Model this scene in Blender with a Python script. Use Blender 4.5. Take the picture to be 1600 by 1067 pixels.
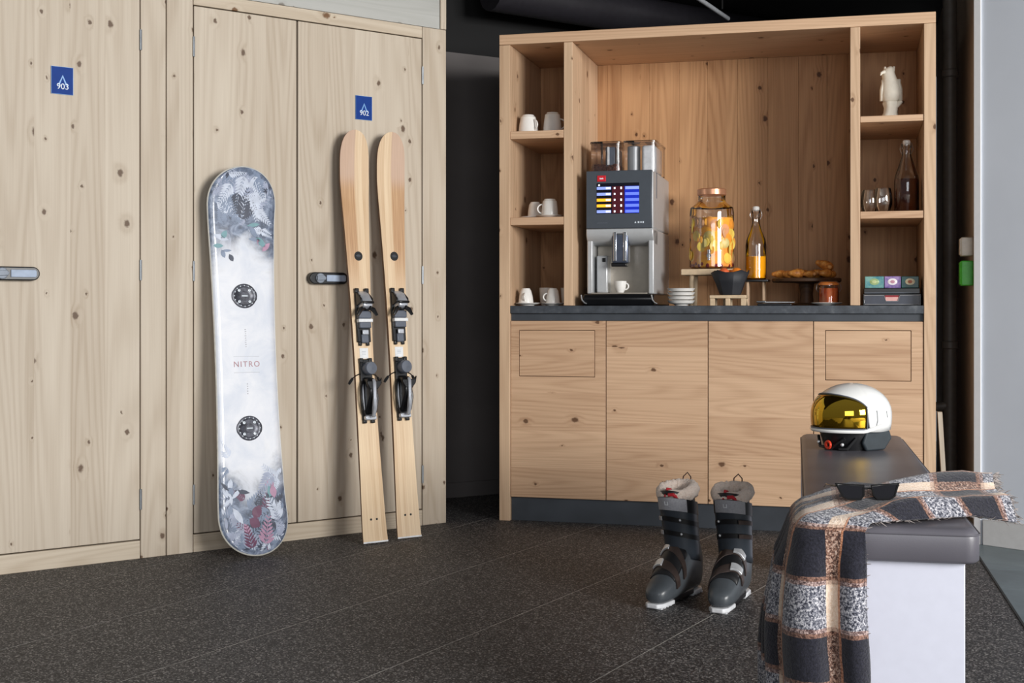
import bpy, bmesh, math, random
from mathutils import Matrix, Vector
from math import sin, cos, pi, radians, sqrt, exp

for o in list(bpy.data.objects):
    bpy.data.objects.remove(o)
SC = bpy.context.scene
COL = SC.collection
rnd = random.Random(7)

# ------------------------------------------------------------------ camera
cam_d = bpy.data.cameras.new('camera')
cam = bpy.data.objects.new('camera', cam_d)
COL.objects.link(cam)
cam.location = (0, 0, 0.91)
cam.rotation_euler = (pi / 2, 0, 0)
cam_d.sensor_fit = 'HORIZONTAL'
cam_d.sensor_width = 36.0
cam_d.lens = 36.0 * 2050 / 1600
cam_d.shift_y = -51.5 / 1600
cam_d.clip_start = 0.05
SC.camera = cam

# ------------------------------------------------------------------ world, lights, exposure
W = bpy.data.worlds.new('world')
SC.world = W
W.use_nodes = True
W.node_tree.nodes['Background'].inputs[0].default_value = (0.93, 0.96, 1.0, 1)
W.node_tree.nodes['Background'].inputs[1].default_value = 0.19

def area(name, loc, target, sx, sy, power, color):
    d = bpy.data.lights.new(name, 'AREA')
    d.shape = 'RECTANGLE'
    d.size, d.size_y, d.energy, d.color = sx, sy, power, color
    o = bpy.data.objects.new(name, d)
    COL.objects.link(o)
    o.location = loc
    o.rotation_euler = (Vector(target) - Vector(loc)).to_track_quat('-Z', 'Y').to_euler()
    return o

area('window_daylight', (5.6, -2.2, 2.25), (0.0, 5.0, 0.9), 3.2, 2.4, 760, (1.0, 0.985, 0.96))
area('window_daylight', (0.6, -3.2, 1.9), (0.3, 5.0, 0.9), 3.0, 2.2, 95, (0.95, 0.97, 1.0))

SC.view_settings.view_transform = 'Standard'
SC.view_settings.look = 'None'
SC.view_settings.gamma = 1.0
SC.view_settings.use_curve_mapping = False
SC.view_settings.exposure = 0.0

# ------------------------------------------------------------------ material helpers
def S(r, g, b, a=1.0):
    def c(v):
        v /= 255.0
        return v / 12.92 if v <= 0.04045 else ((v + 0.055) / 1.055) ** 2.4
    return (c(r), c(g), c(b), a)

class NT:
    """small node-tree writer"""
    def __init__(self, name):
        self.m = bpy.data.materials.new(name)
        self.m.use_nodes = True
        self.t = self.m.node_tree
        self.b = self.t.nodes['Principled BSDF']
    def n(self, typ, **kw):
        nd = self.t.nodes.new(typ)
        for k, v in kw.items():
            setattr(nd, k, v)
        return nd
    def put(self, sock, v):
        if isinstance(v, bpy.types.NodeSocket):
            self.t.links.new(v, sock)
        elif v is not None:
            sock.default_value = v
    def m2(self, op, a, b=None, c=None):
        nd = self.n('ShaderNodeMath', operation=op)
        self.put(nd.inputs[0], a)
        if b is not None: self.put(nd.inputs[1], b)
        if c is not None: self.put(nd.inputs[2], c)
        return nd.outputs[0]
    def comb(self, x, y, z=0.0):
        nd = self.n('ShaderNodeCombineXYZ')
        for i, v in enumerate((x, y, z)): self.put(nd.inputs[i], v)
        return nd.outputs[0]
    def noise(self, vec, scale, detail=2.0, rough=0.5, dist=0.0):
        nd = self.n('ShaderNodeTexNoise')
        self.put(nd.inputs['Vector'], vec)
        nd.inputs['Scale'].default_value = scale
        nd.inputs['Detail'].default_value = detail
        nd.inputs['Roughness'].default_value = rough
        nd.inputs['Distortion'].default_value = dist
        return nd.outputs[0]
    def vor(self, vec, scale, rand=1.0, dim='3D'):
        nd = self.n('ShaderNodeTexVoronoi', voronoi_dimensions=dim)
        self.put(nd.inputs['Vector'], vec)
        nd.inputs['Scale'].default_value = scale
        nd.inputs['Randomness'].default_value = rand
        return nd.outputs['Distance'], nd.outputs['Color']
    def ramp(self, fac, stops, interp='LINEAR'):
        nd = self.n('ShaderNodeValToRGB')
        cr = nd.color_ramp
        cr.interpolation = interp
        while len(cr.elements) < len(stops): cr.elements.new(0.5)
        for e, (p, c) in zip(cr.elements, stops):
            e.position, e.color = p, c
        self.put(nd.inputs[0], fac)
        return nd.outputs[0]
    def mix(self, fac, a, b, mode='MIX'):
        nd = self.n('ShaderNodeMix', data_type='RGBA', blend_type=mode)
        self.put(nd.inputs[0], fac); self.put(nd.inputs[6], a); self.put(nd.inputs[7], b)
        return nd.outputs[2]
    def sstep(self, v, lo, hi):
        nd = self.n('ShaderNodeMapRange', interpolation_type='SMOOTHSTEP')
        self.put(nd.inputs[0], v)
        nd.inputs[1].default_value = lo; nd.inputs[2].default_value = hi
        return nd.outputs[0]
    def bump(self, hgt, strength, dist=0.002):
        nd = self.n('ShaderNodeBump')
        nd.inputs['Strength'].default_value = strength
        nd.inputs['Distance'].default_value = dist
        self.put(nd.inputs['Height'], hgt)
        self.put(self.b.inputs['Normal'], nd.outputs[0])
    def coord(self, kind='Object'):
        return self.n('ShaderNodeTexCoord').outputs[kind]
    def sep(self, vec):
        nd = self.n('ShaderNodeSeparateXYZ')
        self.put(nd.inputs[0], vec)
        return nd.outputs
    def objrand(self):
        return self.n('ShaderNodeObjectInfo').outputs['Random']

def plain(name, col, rough=0.5, metal=0.0, spec=0.5, var=0.06, scale=40, bump=0.0, coat=0.0):
    """one colour with a slight procedural mottling"""
    t = NT(name)
    nz = t.noise(t.coord(), scale, 3.0)
    c2 = tuple(max(0, c * (1 - var * 2.2)) for c in col[:3]) + (1,)
    c3 = tuple(min(1, c * (1 + var * 1.6)) for c in col[:3]) + (1,)
    t.put(t.b.inputs['Base Color'], t.ramp(nz, [(0.3, c2), (0.7, c3)]))
    t.b.inputs['Roughness'].default_value = rough
    t.b.inputs['Metallic'].default_value = metal
    t.b.inputs['Specular IOR Level'].default_value = spec
    t.b.inputs['Coat Weight'].default_value = coat
    if bump: t.bump(nz, bump)
    return t.m

def emit(name, col, strength, base=None):
    t = NT(name)
    t.b.inputs['Base Color'].default_value = base or col
    t.b.inputs['Emission Color'].default_value = col
    t.b.inputs['Emission Strength'].default_value = strength
    t.b.inputs['Roughness'].default_value = 0.2
    return t.m

def glass(name, tint=(1, 1, 1, 1), ior=1.45, gloss=(1, 1, 1, 1)):
    """thin clear glass: see-through with fresnel reflections"""
    t = NT(name)
    tr = t.n('ShaderNodeBsdfTransparent'); tr.inputs[0].default_value = tint
    gl = t.n('ShaderNodeBsdfGlossy'); gl.inputs[0].default_value = gloss
    gl.inputs['Roughness'].default_value = 0.03
    fr = t.n('ShaderNodeFresnel'); fr.inputs[0].default_value = ior
    mx = t.n('ShaderNodeMixShader')
    t.t.links.new(t.m2('ADD', fr.outputs[0], 0.04), mx.inputs[0])
    t.t.links.new(tr.outputs[0], mx.inputs[1]); t.t.links.new(gl.outputs[0], mx.inputs[2])
    t.t.links.new(mx.outputs[0], t.t.nodes['Material Output'].inputs[0])
    return t.m

def wood(name, light, dark, knotc, axis='z', knots=0.5, lam=0.125, rough=0.55, contrast=1.0, fine=1.0, rings=150.0, broadk=0.7, ringk=0.24):
    """spruce board: lamellae, stretched-noise growth rings, knots with the grain flowing round them"""
    t = NT(name)
    x, y, z = t.sep(t.coord())[0:3]
    r0 = t.objrand()
    if axis == 'z':   u, v = z, t.m2('ADD', x, t.m2('MULTIPLY', y, 0.83))
    elif axis == 'x': u, v = x, t.m2('ADD', z, t.m2('MULTIPLY', y, 0.83))
    else:             u, v = y, t.m2('ADD', x, z)
    v = t.m2('ADD', v, t.m2('MULTIPLY', r0, 17.0))
    lamn = t.n('ShaderNodeTexWhiteNoise', noise_dimensions='1D')
    t.put(lamn.inputs['W'], t.m2('FLOOR', t.m2('DIVIDE', v, lam)))
    lr = lamn.outputs['Value']
    u2 = t.m2('ADD', u, t.m2('MULTIPLY', lr, 23.0))
    # knots
    wob = t.noise(t.comb(v, u2, 3.0), 70.0, 2.0)
    kv = t.comb(t.m2('ADD', t.m2('MULTIPLY', v, 7.5), t.m2('MULTIPLY', wob, 0.10)), t.m2('ADD', t.m2('MULTIPLY', u2, 5.5), t.m2('MULTIPLY', wob, -0.07)), 0.0)
    kd, kc = t.vor(kv, 1.0, 1.0, '2D')
    kr = t.sep(kc)
    has = t.m2('GREATER_THAN', kr[0], 1 - knots)
    size = t.m2('ADD', t.m2('MULTIPLY', t.m2('POWER', kr[1], 2.0), 0.075), 0.028)
    core = t.m2('MULTIPLY', has, t.m2('SUBTRACT', 1.0, t.sstep(t.m2('DIVIDE', kd, size), 0.55, 1.15)))
    halo = t.m2('MULTIPLY', has, t.m2('SUBTRACT', 1.0, t.sstep(t.m2('DIVIDE', kd, size), 0.8, 3.6)))
    # growth rings: contour lines of stretched noise
    slow = t.noise(t.comb(t.m2('MULTIPLY', v, 4.2), t.m2('MULTIPLY', u2, 0.28), lr), 1.0, 1.5, 0.45)
    ringc = t.m2('ADD', t.m2('MULTIPLY', slow, rings), t.m2('MULTIPLY', halo, 4.0))
    ringc = t.m2('ADD', ringc, t.m2('MULTIPLY', t.noise(t.comb(t.m2('MULTIPLY', v, 30.0), t.m2('MULTIPLY', u2, 1.5), 0.0), 1.0, 2.0), 2.5))
    ring = t.m2('ADD', t.m2('MULTIPLY', t.m2('SINE', ringc), 0.5), 0.5)
    ring = t.m2('POWER', ring, 1.6)
    fib = t.noise(t.comb(t.m2('MULTIPLY', v, 210.0), t.m2('MULTIPLY', u2, 3.0), 0.0), 1.0, 3.0, 0.6)
    broad = t.noise(t.comb(t.m2('MULTIPLY', v, 11.0), t.m2('MULTIPLY', u2, 0.7), 5.0), 1.0, 3.0, 0.55)
    f = t.m2('ADD', t.m2('MULTIPLY', ring, ringk), t.m2('MULTIPLY', t.m2('SUBTRACT', fib, 0.5), 0.55 * fine))
    f = t.m2('ADD', f, t.m2('MULTIPLY', t.m2('SUBTRACT', broad, 0.5), broadk))
    f = t.m2('ADD', f, t.m2('MULTIPLY', t.m2('SUBTRACT', lr, 0.5), 0.34))
    f = t.m2('ADD', t.m2('MULTIPLY', f, contrast), 0.3)
    f = t.m2('ADD', f, t.m2('MULTIPLY', halo, 0.16))
    mid = tuple((a * 0.6 + b * 0.4) for a, b in zip(light, dark))
    col = t.ramp(f, [(0.0, light), (0.45, mid), (1.0, dark)])
    col = t.mix(core, col, knotc)
    t.put(t.b.inputs['Base Color'], col)
    t.b.inputs['Roughness'].default_value = rough
    t.b.inputs['Specular IOR Level'].default_value = 0.35
    t.bump(t.m2('SUBTRACT', t.m2('MULTIPLY', fib, 0.5), t.m2('MULTIPLY', ring, 0.4)), 0.25, 0.001)
    return t.m

# ------------------------------------------------------------------ mesh helpers
class MB:
    def __init__(self, M=None):
        self.v, self.f, self.mi = [], [], []
        self.M = M
        self.uv = None
    def add(self, vs, fs, m=0):
        k = len(self.v)
        if self.M is not None: vs = [self.M @ Vector(p) for p in vs]
        self.v += [tuple(p) for p in vs]
        self.f += [tuple(i + k for i in q) for q in fs]
        self.mi += [m] * len(fs)
        return self
    def box(self, x0, x1, y0, y1, z0, z1, m=0):
        vs = [(x, y, z) for z in (z0, z1) for y in (y0, y1) for x in (x0, x1)]
        return self.add(vs, [(0, 2, 3, 1), (4, 5, 7, 6), (0, 1, 5, 4), (2, 6, 7, 3), (0, 4, 6, 2), (1, 3, 7, 5)], m)
    def loft(self, rings, m=0, cap0=True, cap1=True, closed=True):
        n = len(rings[0]); vs = [p for r in rings for p in r]; fs = []
        for i in range(len(rings) - 1):
            for j in range(n if closed else n - 1):
                a, b = i * n + j, i * n + (j + 1) % n
                fs.append((a, b, b + n, a + n))
        if cap0: fs.append(tuple(reversed(range(n))))
        if cap1: fs.append(tuple((len(rings) - 1) * n + j for j in range(n)))
        return self.add(vs, fs, m)
    def lathe(self, prof, cx=0, cy=0, n=28, m=0, z0=0.0, cap0=True, cap1=True, sx=1, sy=1):
        rings = [[(cx + r * sx * cos(2 * pi * j / n), cy + r * sy * sin(2 * pi * j / n), z0 + z) for j in range(n)] for r, z in prof]
        return self.loft(rings, m, cap0, cap1)
    def tube(self, pts, r, n=8, m=0, cap=True, closed=False):
        pts = [Vector(p) for p in pts]; k = len(pts)
        rs = r if isinstance(r, (list, tuple)) else [r] * k
        rings = []; up = None
        for i, p in enumerate(pts):
            if closed: d = pts[(i + 1) % k] - pts[i - 1]
            else: d = pts[min(i + 1, k - 1)] - pts[max(i - 1, 0)]
            d.normalize()
            if up is None:
                up = Vector((0, 0, 1)) if abs(d.z) < 0.9 else Vector((1, 0, 0))
            a = d.cross(up)
            if a.length < 1e-5: a = d.cross(Vector((0, 1, 0)))
            a.normalize(); up = a.cross(d).normalized()
            rings.append([tuple(p + a * (rs[i] * cos(2 * pi * j / n)) + up * (rs[i] * sin(2 * pi * j / n))) for j in range(n)])
        if closed:
            rings.append(rings[0])
            return self.loft(rings, m, False, False)
        return self.loft(rings, m, cap, cap)
    def prism(self, poly, d0, d1, fn, m=0):
        """poly in 2D, extruded d0..d1, fn(a,b,d)->xyz"""
        n = len(poly)
        vs = [fn(a, b, d0) for a, b in poly] + [fn(a, b, d1) for a, b in poly]
        fs = [tuple(reversed(range(n))), tuple(range(n, 2 * n))]
        fs += [(j, (j + 1) % n, n + (j + 1) % n, n + j) for j in range(n)]
        return self.add(vs, fs, m)
    def grid(self, nu, nv, fn, m=0):
        vs = [fn(i / nu, j / nv) for i in range(nu + 1) for j in range(nv + 1)]
        fs = [(i * (nv + 1) + j, (i + 1) * (nv + 1) + j, (i + 1) * (nv + 1) + j + 1, i * (nv + 1) + j + 1) for i in range(nu) for j in range(nv)]
        return self.add(vs, fs, m)
    def ball(self, c, r, n=12, m=0, sz=1.0):
        k = max(4, n // 2)
        prof = [(max(1e-4, r * sin(pi * i / k)), -r * sz * cos(pi * i / k)) for i in range(k + 1)]
        return self.lathe(prof, c[0], c[1], n, m, c[2])
    def mesh(self, name, mats, smooth=40):
        me = bpy.data.meshes.new(name)
        me.from_pydata(self.v, [], self.f)
        if not isinstance(mats, (list, tuple)): mats = [mats]
        for mt in mats: me.materials.append(mt)
        if len(mats) > 1: me.polygons.foreach_set('material_index', self.mi)
        bm = bmesh.new(); bm.from_mesh(me)
        bmesh.ops.recalc_face_normals(bm, faces=bm.faces)
        bm.to_mesh(me); bm.free()
        if smooth:
            me.polygons.foreach_set('use_smooth', [True] * len(me.polygons))
            me.set_sharp_from_angle(angle=radians(smooth))
        me.update()
        return me
    def build(self, name, mats, parent=None, bevel=0, seg=2, smooth=40, sub=0, solid=0, loc=None):
        o = bpy.data.objects.new(name, self.mesh(name, mats, smooth))
        COL.objects.link(o)
        if parent is not None: o.parent = parent
        if loc is not None: o.location = loc
        if solid:
            md = o.modifiers.new('thick', 'SOLIDIFY'); md.thickness = solid; md.offset = -1
        if bevel:
            md = o.modifiers.new('bevel', 'BEVEL'); md.width = bevel; md.segments = seg
            md.limit_method = 'ANGLE'; md.angle_limit = radians(40)
            md.harden_normals = False
        if sub:
            md = o.modifiers.new('sub', 'SUBSURF'); md.levels = sub; md.render_levels = sub
        return o

def tag(o, label, cat, group=None, kind=None):
    o['label'] = label
    if cat: o['category'] = cat
    if group: o['group'] = group
    if kind: o['kind'] = kind
    return o

def thing(name, label, cat, loc=(0, 0, 0), rotz=0.0, group=None):
    o = bpy.data.objects.new(name, None)
    COL.objects.link(o)
    o.empty_display_size = 0.05
    o.location = loc
    o.rotation_euler = (0, 0, rotz)
    return tag(o, label, cat, group)

def struct(o, label=None):
    o['kind'] = 'structure'
    if label: o['label'] = label
    return o

def dup(root, loc=None, rotz=None, label=None):
    r = root.copy(); COL.objects.link(r)
    if loc is not None: r.location = loc
    if rotz is not None: r.rotation_euler = (0, 0, rotz)
    if label: r['label'] = label
    for ch in list(root.children):
        c = ch.copy(); COL.objects.link(c); c.parent = r
        for g in list(ch.children):
            d = g.copy(); COL.objects.link(d); d.parent = c
    return r

def lettering(name, text, size, mat, parent, M, extrude=0.0004, align='CENTER', spacing=1.0):
    cu = bpy.data.curves.new(name, 'FONT')
    cu.body = text; cu.size = size; cu.extrude = extrude
    cu.align_x = align; cu.align_y = 'CENTER'; cu.space_character = spacing
    tmp = bpy.data.objects.new(name + '_tmp', cu)
    COL.objects.link(tmp)
    dg = bpy.context.evaluated_depsgraph_get()
    me = bpy.data.meshes.new_from_object(tmp.evaluated_get(dg))
    bpy.data.objects.remove(tmp)
    me.transform(M)
    me.materials.clear(); me.materials.append(mat)
    o = bpy.data.objects.new(name, me)
    COL.objects.link(o)
    if parent is not None: o.parent = parent
    return o

def cab_pt(x, y, z=0.0):
    """cabinet-local (along front, into depth, up) -> world"""
    return (-0.055 + 0.96815 * x + 0.25038 * y, 5.636 - 0.25038 * x + 0.96815 * y, z)
CAB_ROT = radians(-14.5)
LOCK_ROT = radians(36.688)
LOCK_O = (-1.748, 4.479, 0.0)

# ------------------------------------------------------------------ materials
M = {}
M['locker_v'] = wood('spruce_pale_upright', S(209, 197, 180), S(170, 152, 131), S(106, 86, 70), 'z', 0.6)
M['locker_h'] = wood('spruce_pale_level', S(213, 200, 181), S(174, 155, 131), S(116, 84, 56), 'x', 0.35, lam=0.3)
M['washed'] = wood('spruce_washed', S(190, 190, 186), S(158, 158, 152), S(128, 122, 114), 'x', 0.3, contrast=0.7)
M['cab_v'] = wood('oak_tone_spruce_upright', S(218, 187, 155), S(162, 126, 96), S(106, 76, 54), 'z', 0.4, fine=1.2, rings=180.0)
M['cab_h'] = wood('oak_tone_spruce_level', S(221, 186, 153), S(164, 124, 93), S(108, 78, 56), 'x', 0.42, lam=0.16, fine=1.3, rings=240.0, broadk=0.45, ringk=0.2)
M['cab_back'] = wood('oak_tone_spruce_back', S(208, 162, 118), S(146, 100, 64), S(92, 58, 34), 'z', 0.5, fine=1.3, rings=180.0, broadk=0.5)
M['edge'] = plain('cut_edge_wood', S(206, 182, 150), 0.6)

def rubber():
    t = NT('speckled_rubber')
    c = t.coord()
    d, col = t.vor(c, 240.0)
    k = t.sep(col)
    n = t.noise(c, 1.3, 3.0)
    base = t.ramp(n, [(0.3, S(60, 59, 61)), (0.7, S(72, 70, 71))])
    f1 = t.ramp(k[0], [(0.0, S(26, 26, 28)), (0.40, S(58, 57, 59)), (0.70, S(110, 107, 106)), (0.92, S(164, 160, 157))], 'CONSTANT')
    t.put(t.b.inputs['Base Color'], t.mix(0.85, base, f1))
    t.b.inputs['Roughness'].default_value = 0.62
    t.b.inputs['Specular IOR Level'].default_value = 0.4
    t.bump(k[1], 0.35, 0.0015)
    return t.m
M['rubber'] = rubber()
M['joint'] = plain('joint_dust', S(196, 192, 184), 0.9, scale=20, var=0.2)

def slate():
    t = NT('blue_grey_slate')
    c = t.coord()
    n = t.noise(c, 3.0, 5.0, 0.6, 0.8)
    n2 = t.noise(c, 18.0, 4.0)
    a = t.ramp(n, [(0.25, S(74, 86, 92)), (0.55, S(104, 118, 124)), (0.8, S(134, 146, 150))])
    t.put(t.b.inputs['Base Color'], t.mix(t.m2('MULTIPLY', n2, 0.35), a, S(84, 92, 92)))
    t.b.inputs['Roughness'].default_value = 0.4
    t.bump(n, 0.3, 0.003)
    return t.m
M['slate'] = slate()

def stone_dark():
    t = NT('dark_worktop_laminate')
    c = t.coord()
    n = t.noise(c, 22.0, 5.0, 0.65)
    t.put(t.b.inputs['Base Color'], t.ramp(n, [(0.3, S(46, 50, 56)), (0.55, S(70, 75, 82)), (0.78, S(104, 108, 112))]))
    t.b.inputs['Roughness'].default_value = 0.42
    return t.m
M['worktop'] = stone_dark()
M['plinth'] = plain('plinth_anthracite', S(62, 67, 74), 0.5, scale=6, var=0.12)
M['black'] = plain('matt_black', S(13, 13, 14), 0.6)
M['blackgloss'] = plain('gloss_black', S(12, 12, 13), 0.2)
M['darkwall'] = plain('dark_brown_grey_paint', S(106, 101, 100), 0.7, scale=3)
M['ceiling'] = plain('black_ceiling_paint', S(9, 9, 11), 0.75, scale=3)
M['returnwall'] = plain('brown_grey_paint', S(200, 180, 160), 0.7, scale=3)
M['greywall'] = plain('light_grey_paint', S(212, 218, 228), 0.55, scale=3, var=0.02)
M['white'] = plain('white_lacquer', S(236, 236, 238), 0.35, var=0.01)
M['porcelain'] = plain('white_porcelain', S(238, 236, 232), 0.16, var=0.01, coat=0.3)
M['steel'] = plain('brushed_steel', S(176, 178, 180), 0.3, 1.0, var=0.05)
M['chrome'] = plain('chrome', S(220, 222, 226), 0.12, 1.0, var=0.02)
M['silver'] = plain('silver_paint', S(190, 192, 194), 0.36, 0.25, var=0.02)
M['zinc'] = plain('zinc_hinge', S(150, 156, 162), 0.4, 0.8)
M['blue'] = plain('sign_blue', S(4, 56, 136), 0.6, var=0.03, spec=0.25)
M['signwhite'] = plain('sign_white', S(226, 236, 248), 0.4)
M['signpale'] = plain('sign_pale_blue', S(120, 172, 226), 0.4)
M['glass'] = glass('clear_glass')
M['darkgap'] = plain('carcass_dark', S(40, 30, 22), 0.8)
# ================================================================== SETTING
def clip(poly, px, py, nx, ny):
    """keep the part of poly where (p-P).n <= 0"""
    out = []
    for i in range(len(poly)):
        a, b = poly[i], poly[(i + 1) % len(poly)]
        da = (a[0] - px) * nx + (a[1] - py) * ny
        db = (b[0] - px) * nx + (b[1] - py) * ny
        if da <= 0: out.append(a)
        if da * db < 0:
            s = da / (da - db)
            out.append((a[0] + (b[0] - a[0]) * s, a[1] + (b[1] - a[1]) * s))
    return out

floor = struct(MB().box(-5.0, 5.0, -3.0, 9.0, -0.05, -0.0008).build('floor', M['joint']), 'dark speckled rubber floor laid in tiles, slate by the wall')
# stone boundary: point + direction
SP = (1.468, 3.761); SD = (0.2264, 0.9740); SN = (0.9740, -0.2264)
TX = (0.8678, -0.4970); TY = (0.4970, 0.8678)
full = None
for i in range(-10, 6):
    for j in range(-4, 8):
        n0 = -1.42 + 0.5 * i
        d0 = 2.38 + 1.0 * j + (0.5 if i % 2 else 0.0)
        g, g2 = 0.0022, 0.0005
        rect = [(n0 + g, d0 + g2), (n0 + 0.5 - g, d0 + g2), (n0 + 0.5 - g, d0 + 1.0 - g2), (n0 + g, d0 + 1.0 - g2)]
        w = [(a * TX[0] + b * TY[0], a * TX[1] + b * TY[1]) for a, b in rect]
        cx = sum(p[0] for p in w) / 4; cy = sum(p[1] for p in w) / 4
        if not (-2.9 < cx < 2.9 and 1.4 < cy < 7.6): continue
        c = clip(w, SP[0] - 0.004 * SN[0], SP[1] - 0.004 * SN[1], SN[0], SN[1])
        if len(c) < 3: continue
        if len(c) == 4 and all(abs(a[0] - b[0]) < 1e-6 for a, b in zip(c, w)):
            if full is None:
                mb = MB().prism([(-0.25 + g, -0.5 + g2), (0.25 - g, -0.5 + g2), (0.25 - g, 0.5 - g2), (-0.25 + g, 0.5 - g2)], -0.0007, 0.0, lambda a, b, d: (a, b, d))
                full = mb.mesh('rubber_tile', M['rubber'], 0)
            o = bpy.data.objects.new('rubber_tile', full); COL.objects.link(o)
            o.location = (cx, cy, 0); o.rotation_euler = (0, 0, -math.atan2(TY[0], TY[1]))
        else:
            o = MB().prism(c, -0.0007, 0.0, lambda a, b, d: (a, b, d)).build('rubber_tile', M['rubber'], smooth=0)
        o.parent = floor
for j in range(-2, 4):
    for i in range(0, 3):
        a0, b0 = i * 0.9 + 0.002, j * 1.2 - 0.35
        q = [(a0, b0), (a0 + 0.896, b0), (a0 + 0.896, b0 + 1.196), (a0, b0 + 1.196)]
        w = [(SP[0] + a * SN[0] + b * SD[0], SP[1] + a * SN[1] + b * SD[1]) for a, b in q]
        MB().prism(w, -0.0007, 0.001, lambda a, b, d: (a, b, d)).build('slate_slab', M['slate'], floor, smooth=0)
s = [(SP[0] + a * SN[0] + b * SD[0], SP[1] + a * SN[1] + b * SD[1]) for a, b in ((-0.004, -3), (0.003, -3), (0.003, 1.36), (-0.004, 1.36))]
struct(MB().prism(s, -0.0007, 0.003, lambda a, b, d: (a, b, d)).build('trim_2', M['black'], smooth=0), 'black edging strip between rubber floor and slate')

def wall(name, p, q, z0, z1, th, mat, label):
    """vertical slab from p to q, thickness away to the left of p->q"""
    d = Vector((q[0] - p[0], q[1] - p[1])); n = Vector((-d.y, d.x)).normalized() * th
    poly = [tuple(p), tuple(q), (q[0] + n.x, q[1] + n.y), (p[0] + n.x, p[1] + n.y)]
    return struct(MB().prism(poly, z0, z1, lambda a, b, d_: (a, b, d_)).build(name, mat, smooth=0), label)

cl, sl = cos(LOCK_ROT), sin(LOCK_ROT)
def lock_pt(x, y, z=0.0):
    return (LOCK_O[0] + cl * x - sl * y, LOCK_O[1] + sl * x + cl * y, z)
bd = (cos(radians(31)), sin(radians(31)))
bp = (-0.329, 6.302)
p0 = (bp[0] - bd[0] * 2.2, bp[1] - bd[1] * 2.2); p1 = (bp[0] + bd[0] * 3.3, bp[1] + bd[1] * 3.3)
wall('wall_back', p0, p1, -0.003, 2.145, 0.1, M['darkwall'], 'dark grey-brown wall in the gap behind the lockers')
wall('wall_back_upper', (p0[0], p0[1] + 0.01), (p1[0], p1[1] + 0.01), 2.145, 2.5, 0.1, M['ceiling'], 'black upper wall under the ceiling')
sk = MB()
sk_p = (bp[0] - bd[0] * 0.6, bp[1] - bd[1] * 0.6); sk_q = (bp[0] + bd[0] * 0.8, bp[1] + bd[1] * 0.8)
nn = (bd[1] * 0.012, -bd[0] * 0.012)
sk.prism([sk_p, sk_q, (sk_q[0] + nn[0], sk_q[1] + nn[1]), (sk_p[0] + nn[0], sk_p[1] + nn[1])], 0.0, 0.07, lambda a, b, d: (a, b, d))
struct(sk.build('baseboard_back', M['darkwall'], smooth=0), 'dark skirting of the back wall')
struct(MB().box(-4.5, 4.2, 3.4, 9.0, 2.5, 2.56).build('ceiling', M['ceiling'], smooth=0), 'black painted ceiling')
# wall above the lockers
uw = MB().box(-0.72, 1.80, 0.004, 0.55, 2.094, 2.498).build('wall_left', M['washed'], smooth=0)
uw.location = LOCK_O; uw.rotation_euler = (0, 0, LOCK_ROT)
struct(uw, 'grey-washed wooden panel above the lockers')
tr = MB().box(1.803, 1.832, 0.0, 0.56, 2.094, 2.498).build('trim_3', M['locker_v'], bevel=0.002)
tr.location = LOCK_O; tr.rotation_euler = (0, 0, LOCK_ROT)
struct(tr, 'pale wooden edge post above the right locker')
# right-hand wall: a return beside the cabinet, then a light grey wall towards the viewer
rc = (1.795, 5.08)
rb = (rc[0] + 0.2504 * 2.4, rc[1] + 0.968 * 2.4)
wall('wall_right_return', (rb[0], rb[1]), (rc[0] + 0.001, rc[1] + 0.004), -0.003, 2.498, 0.10, M['returnwall'], 'brown-grey side of the wall beside the cabinet')
rq = (rc[0] + 0.6820 * 2.2, rc[1] - 0.7314 * 2.2)
rs = (rc[0] + 0.010, rc[1] - 0.011)
wall('wall_right', rs, rq, -0.003, 2.498, 0.10, M['greywall'], 'light grey wall at the right edge')
t0 = (rc[0] + 0.021, rc[1] - 0.0225); t1 = (rc[0] - 0.0, rc[1] - 0.001)
m1 = MB().prism([(rc[0] - 0.004, rc[1] + 0.012), (rc[0] - 0.008, rc[1] - 0.006), (rc[0] + 0.010, rc[1] - 0.0245), (rc[0] + 0.020, rc[1] - 0.012), (rc[0] + 0.006, rc[1] + 0.006)], 0.0, 2.49, lambda a, b, d: (a, b, d))
struct(m1.build('trim_1', M['white'], smooth=0), 'white corner bead between grey wall and dark recess')
bb = [(rc[0] + 0.682 * a + -0.7314 * b, rc[1] - 0.7314 * a - 0.682 * b) for a, b in ((0.035, 0.0), (2.2, 0.0), (2.2, 0.014), (0.035, 0.014))]
struct(MB().prism(bb, 0.0, 0.10, lambda a, b, d: (a, b, d)).build('baseboard_right', plain('pale_skirting', S(206, 206, 206), 0.5, var=0.02), bevel=0.003), 'pale skirting of the grey wall')

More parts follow.
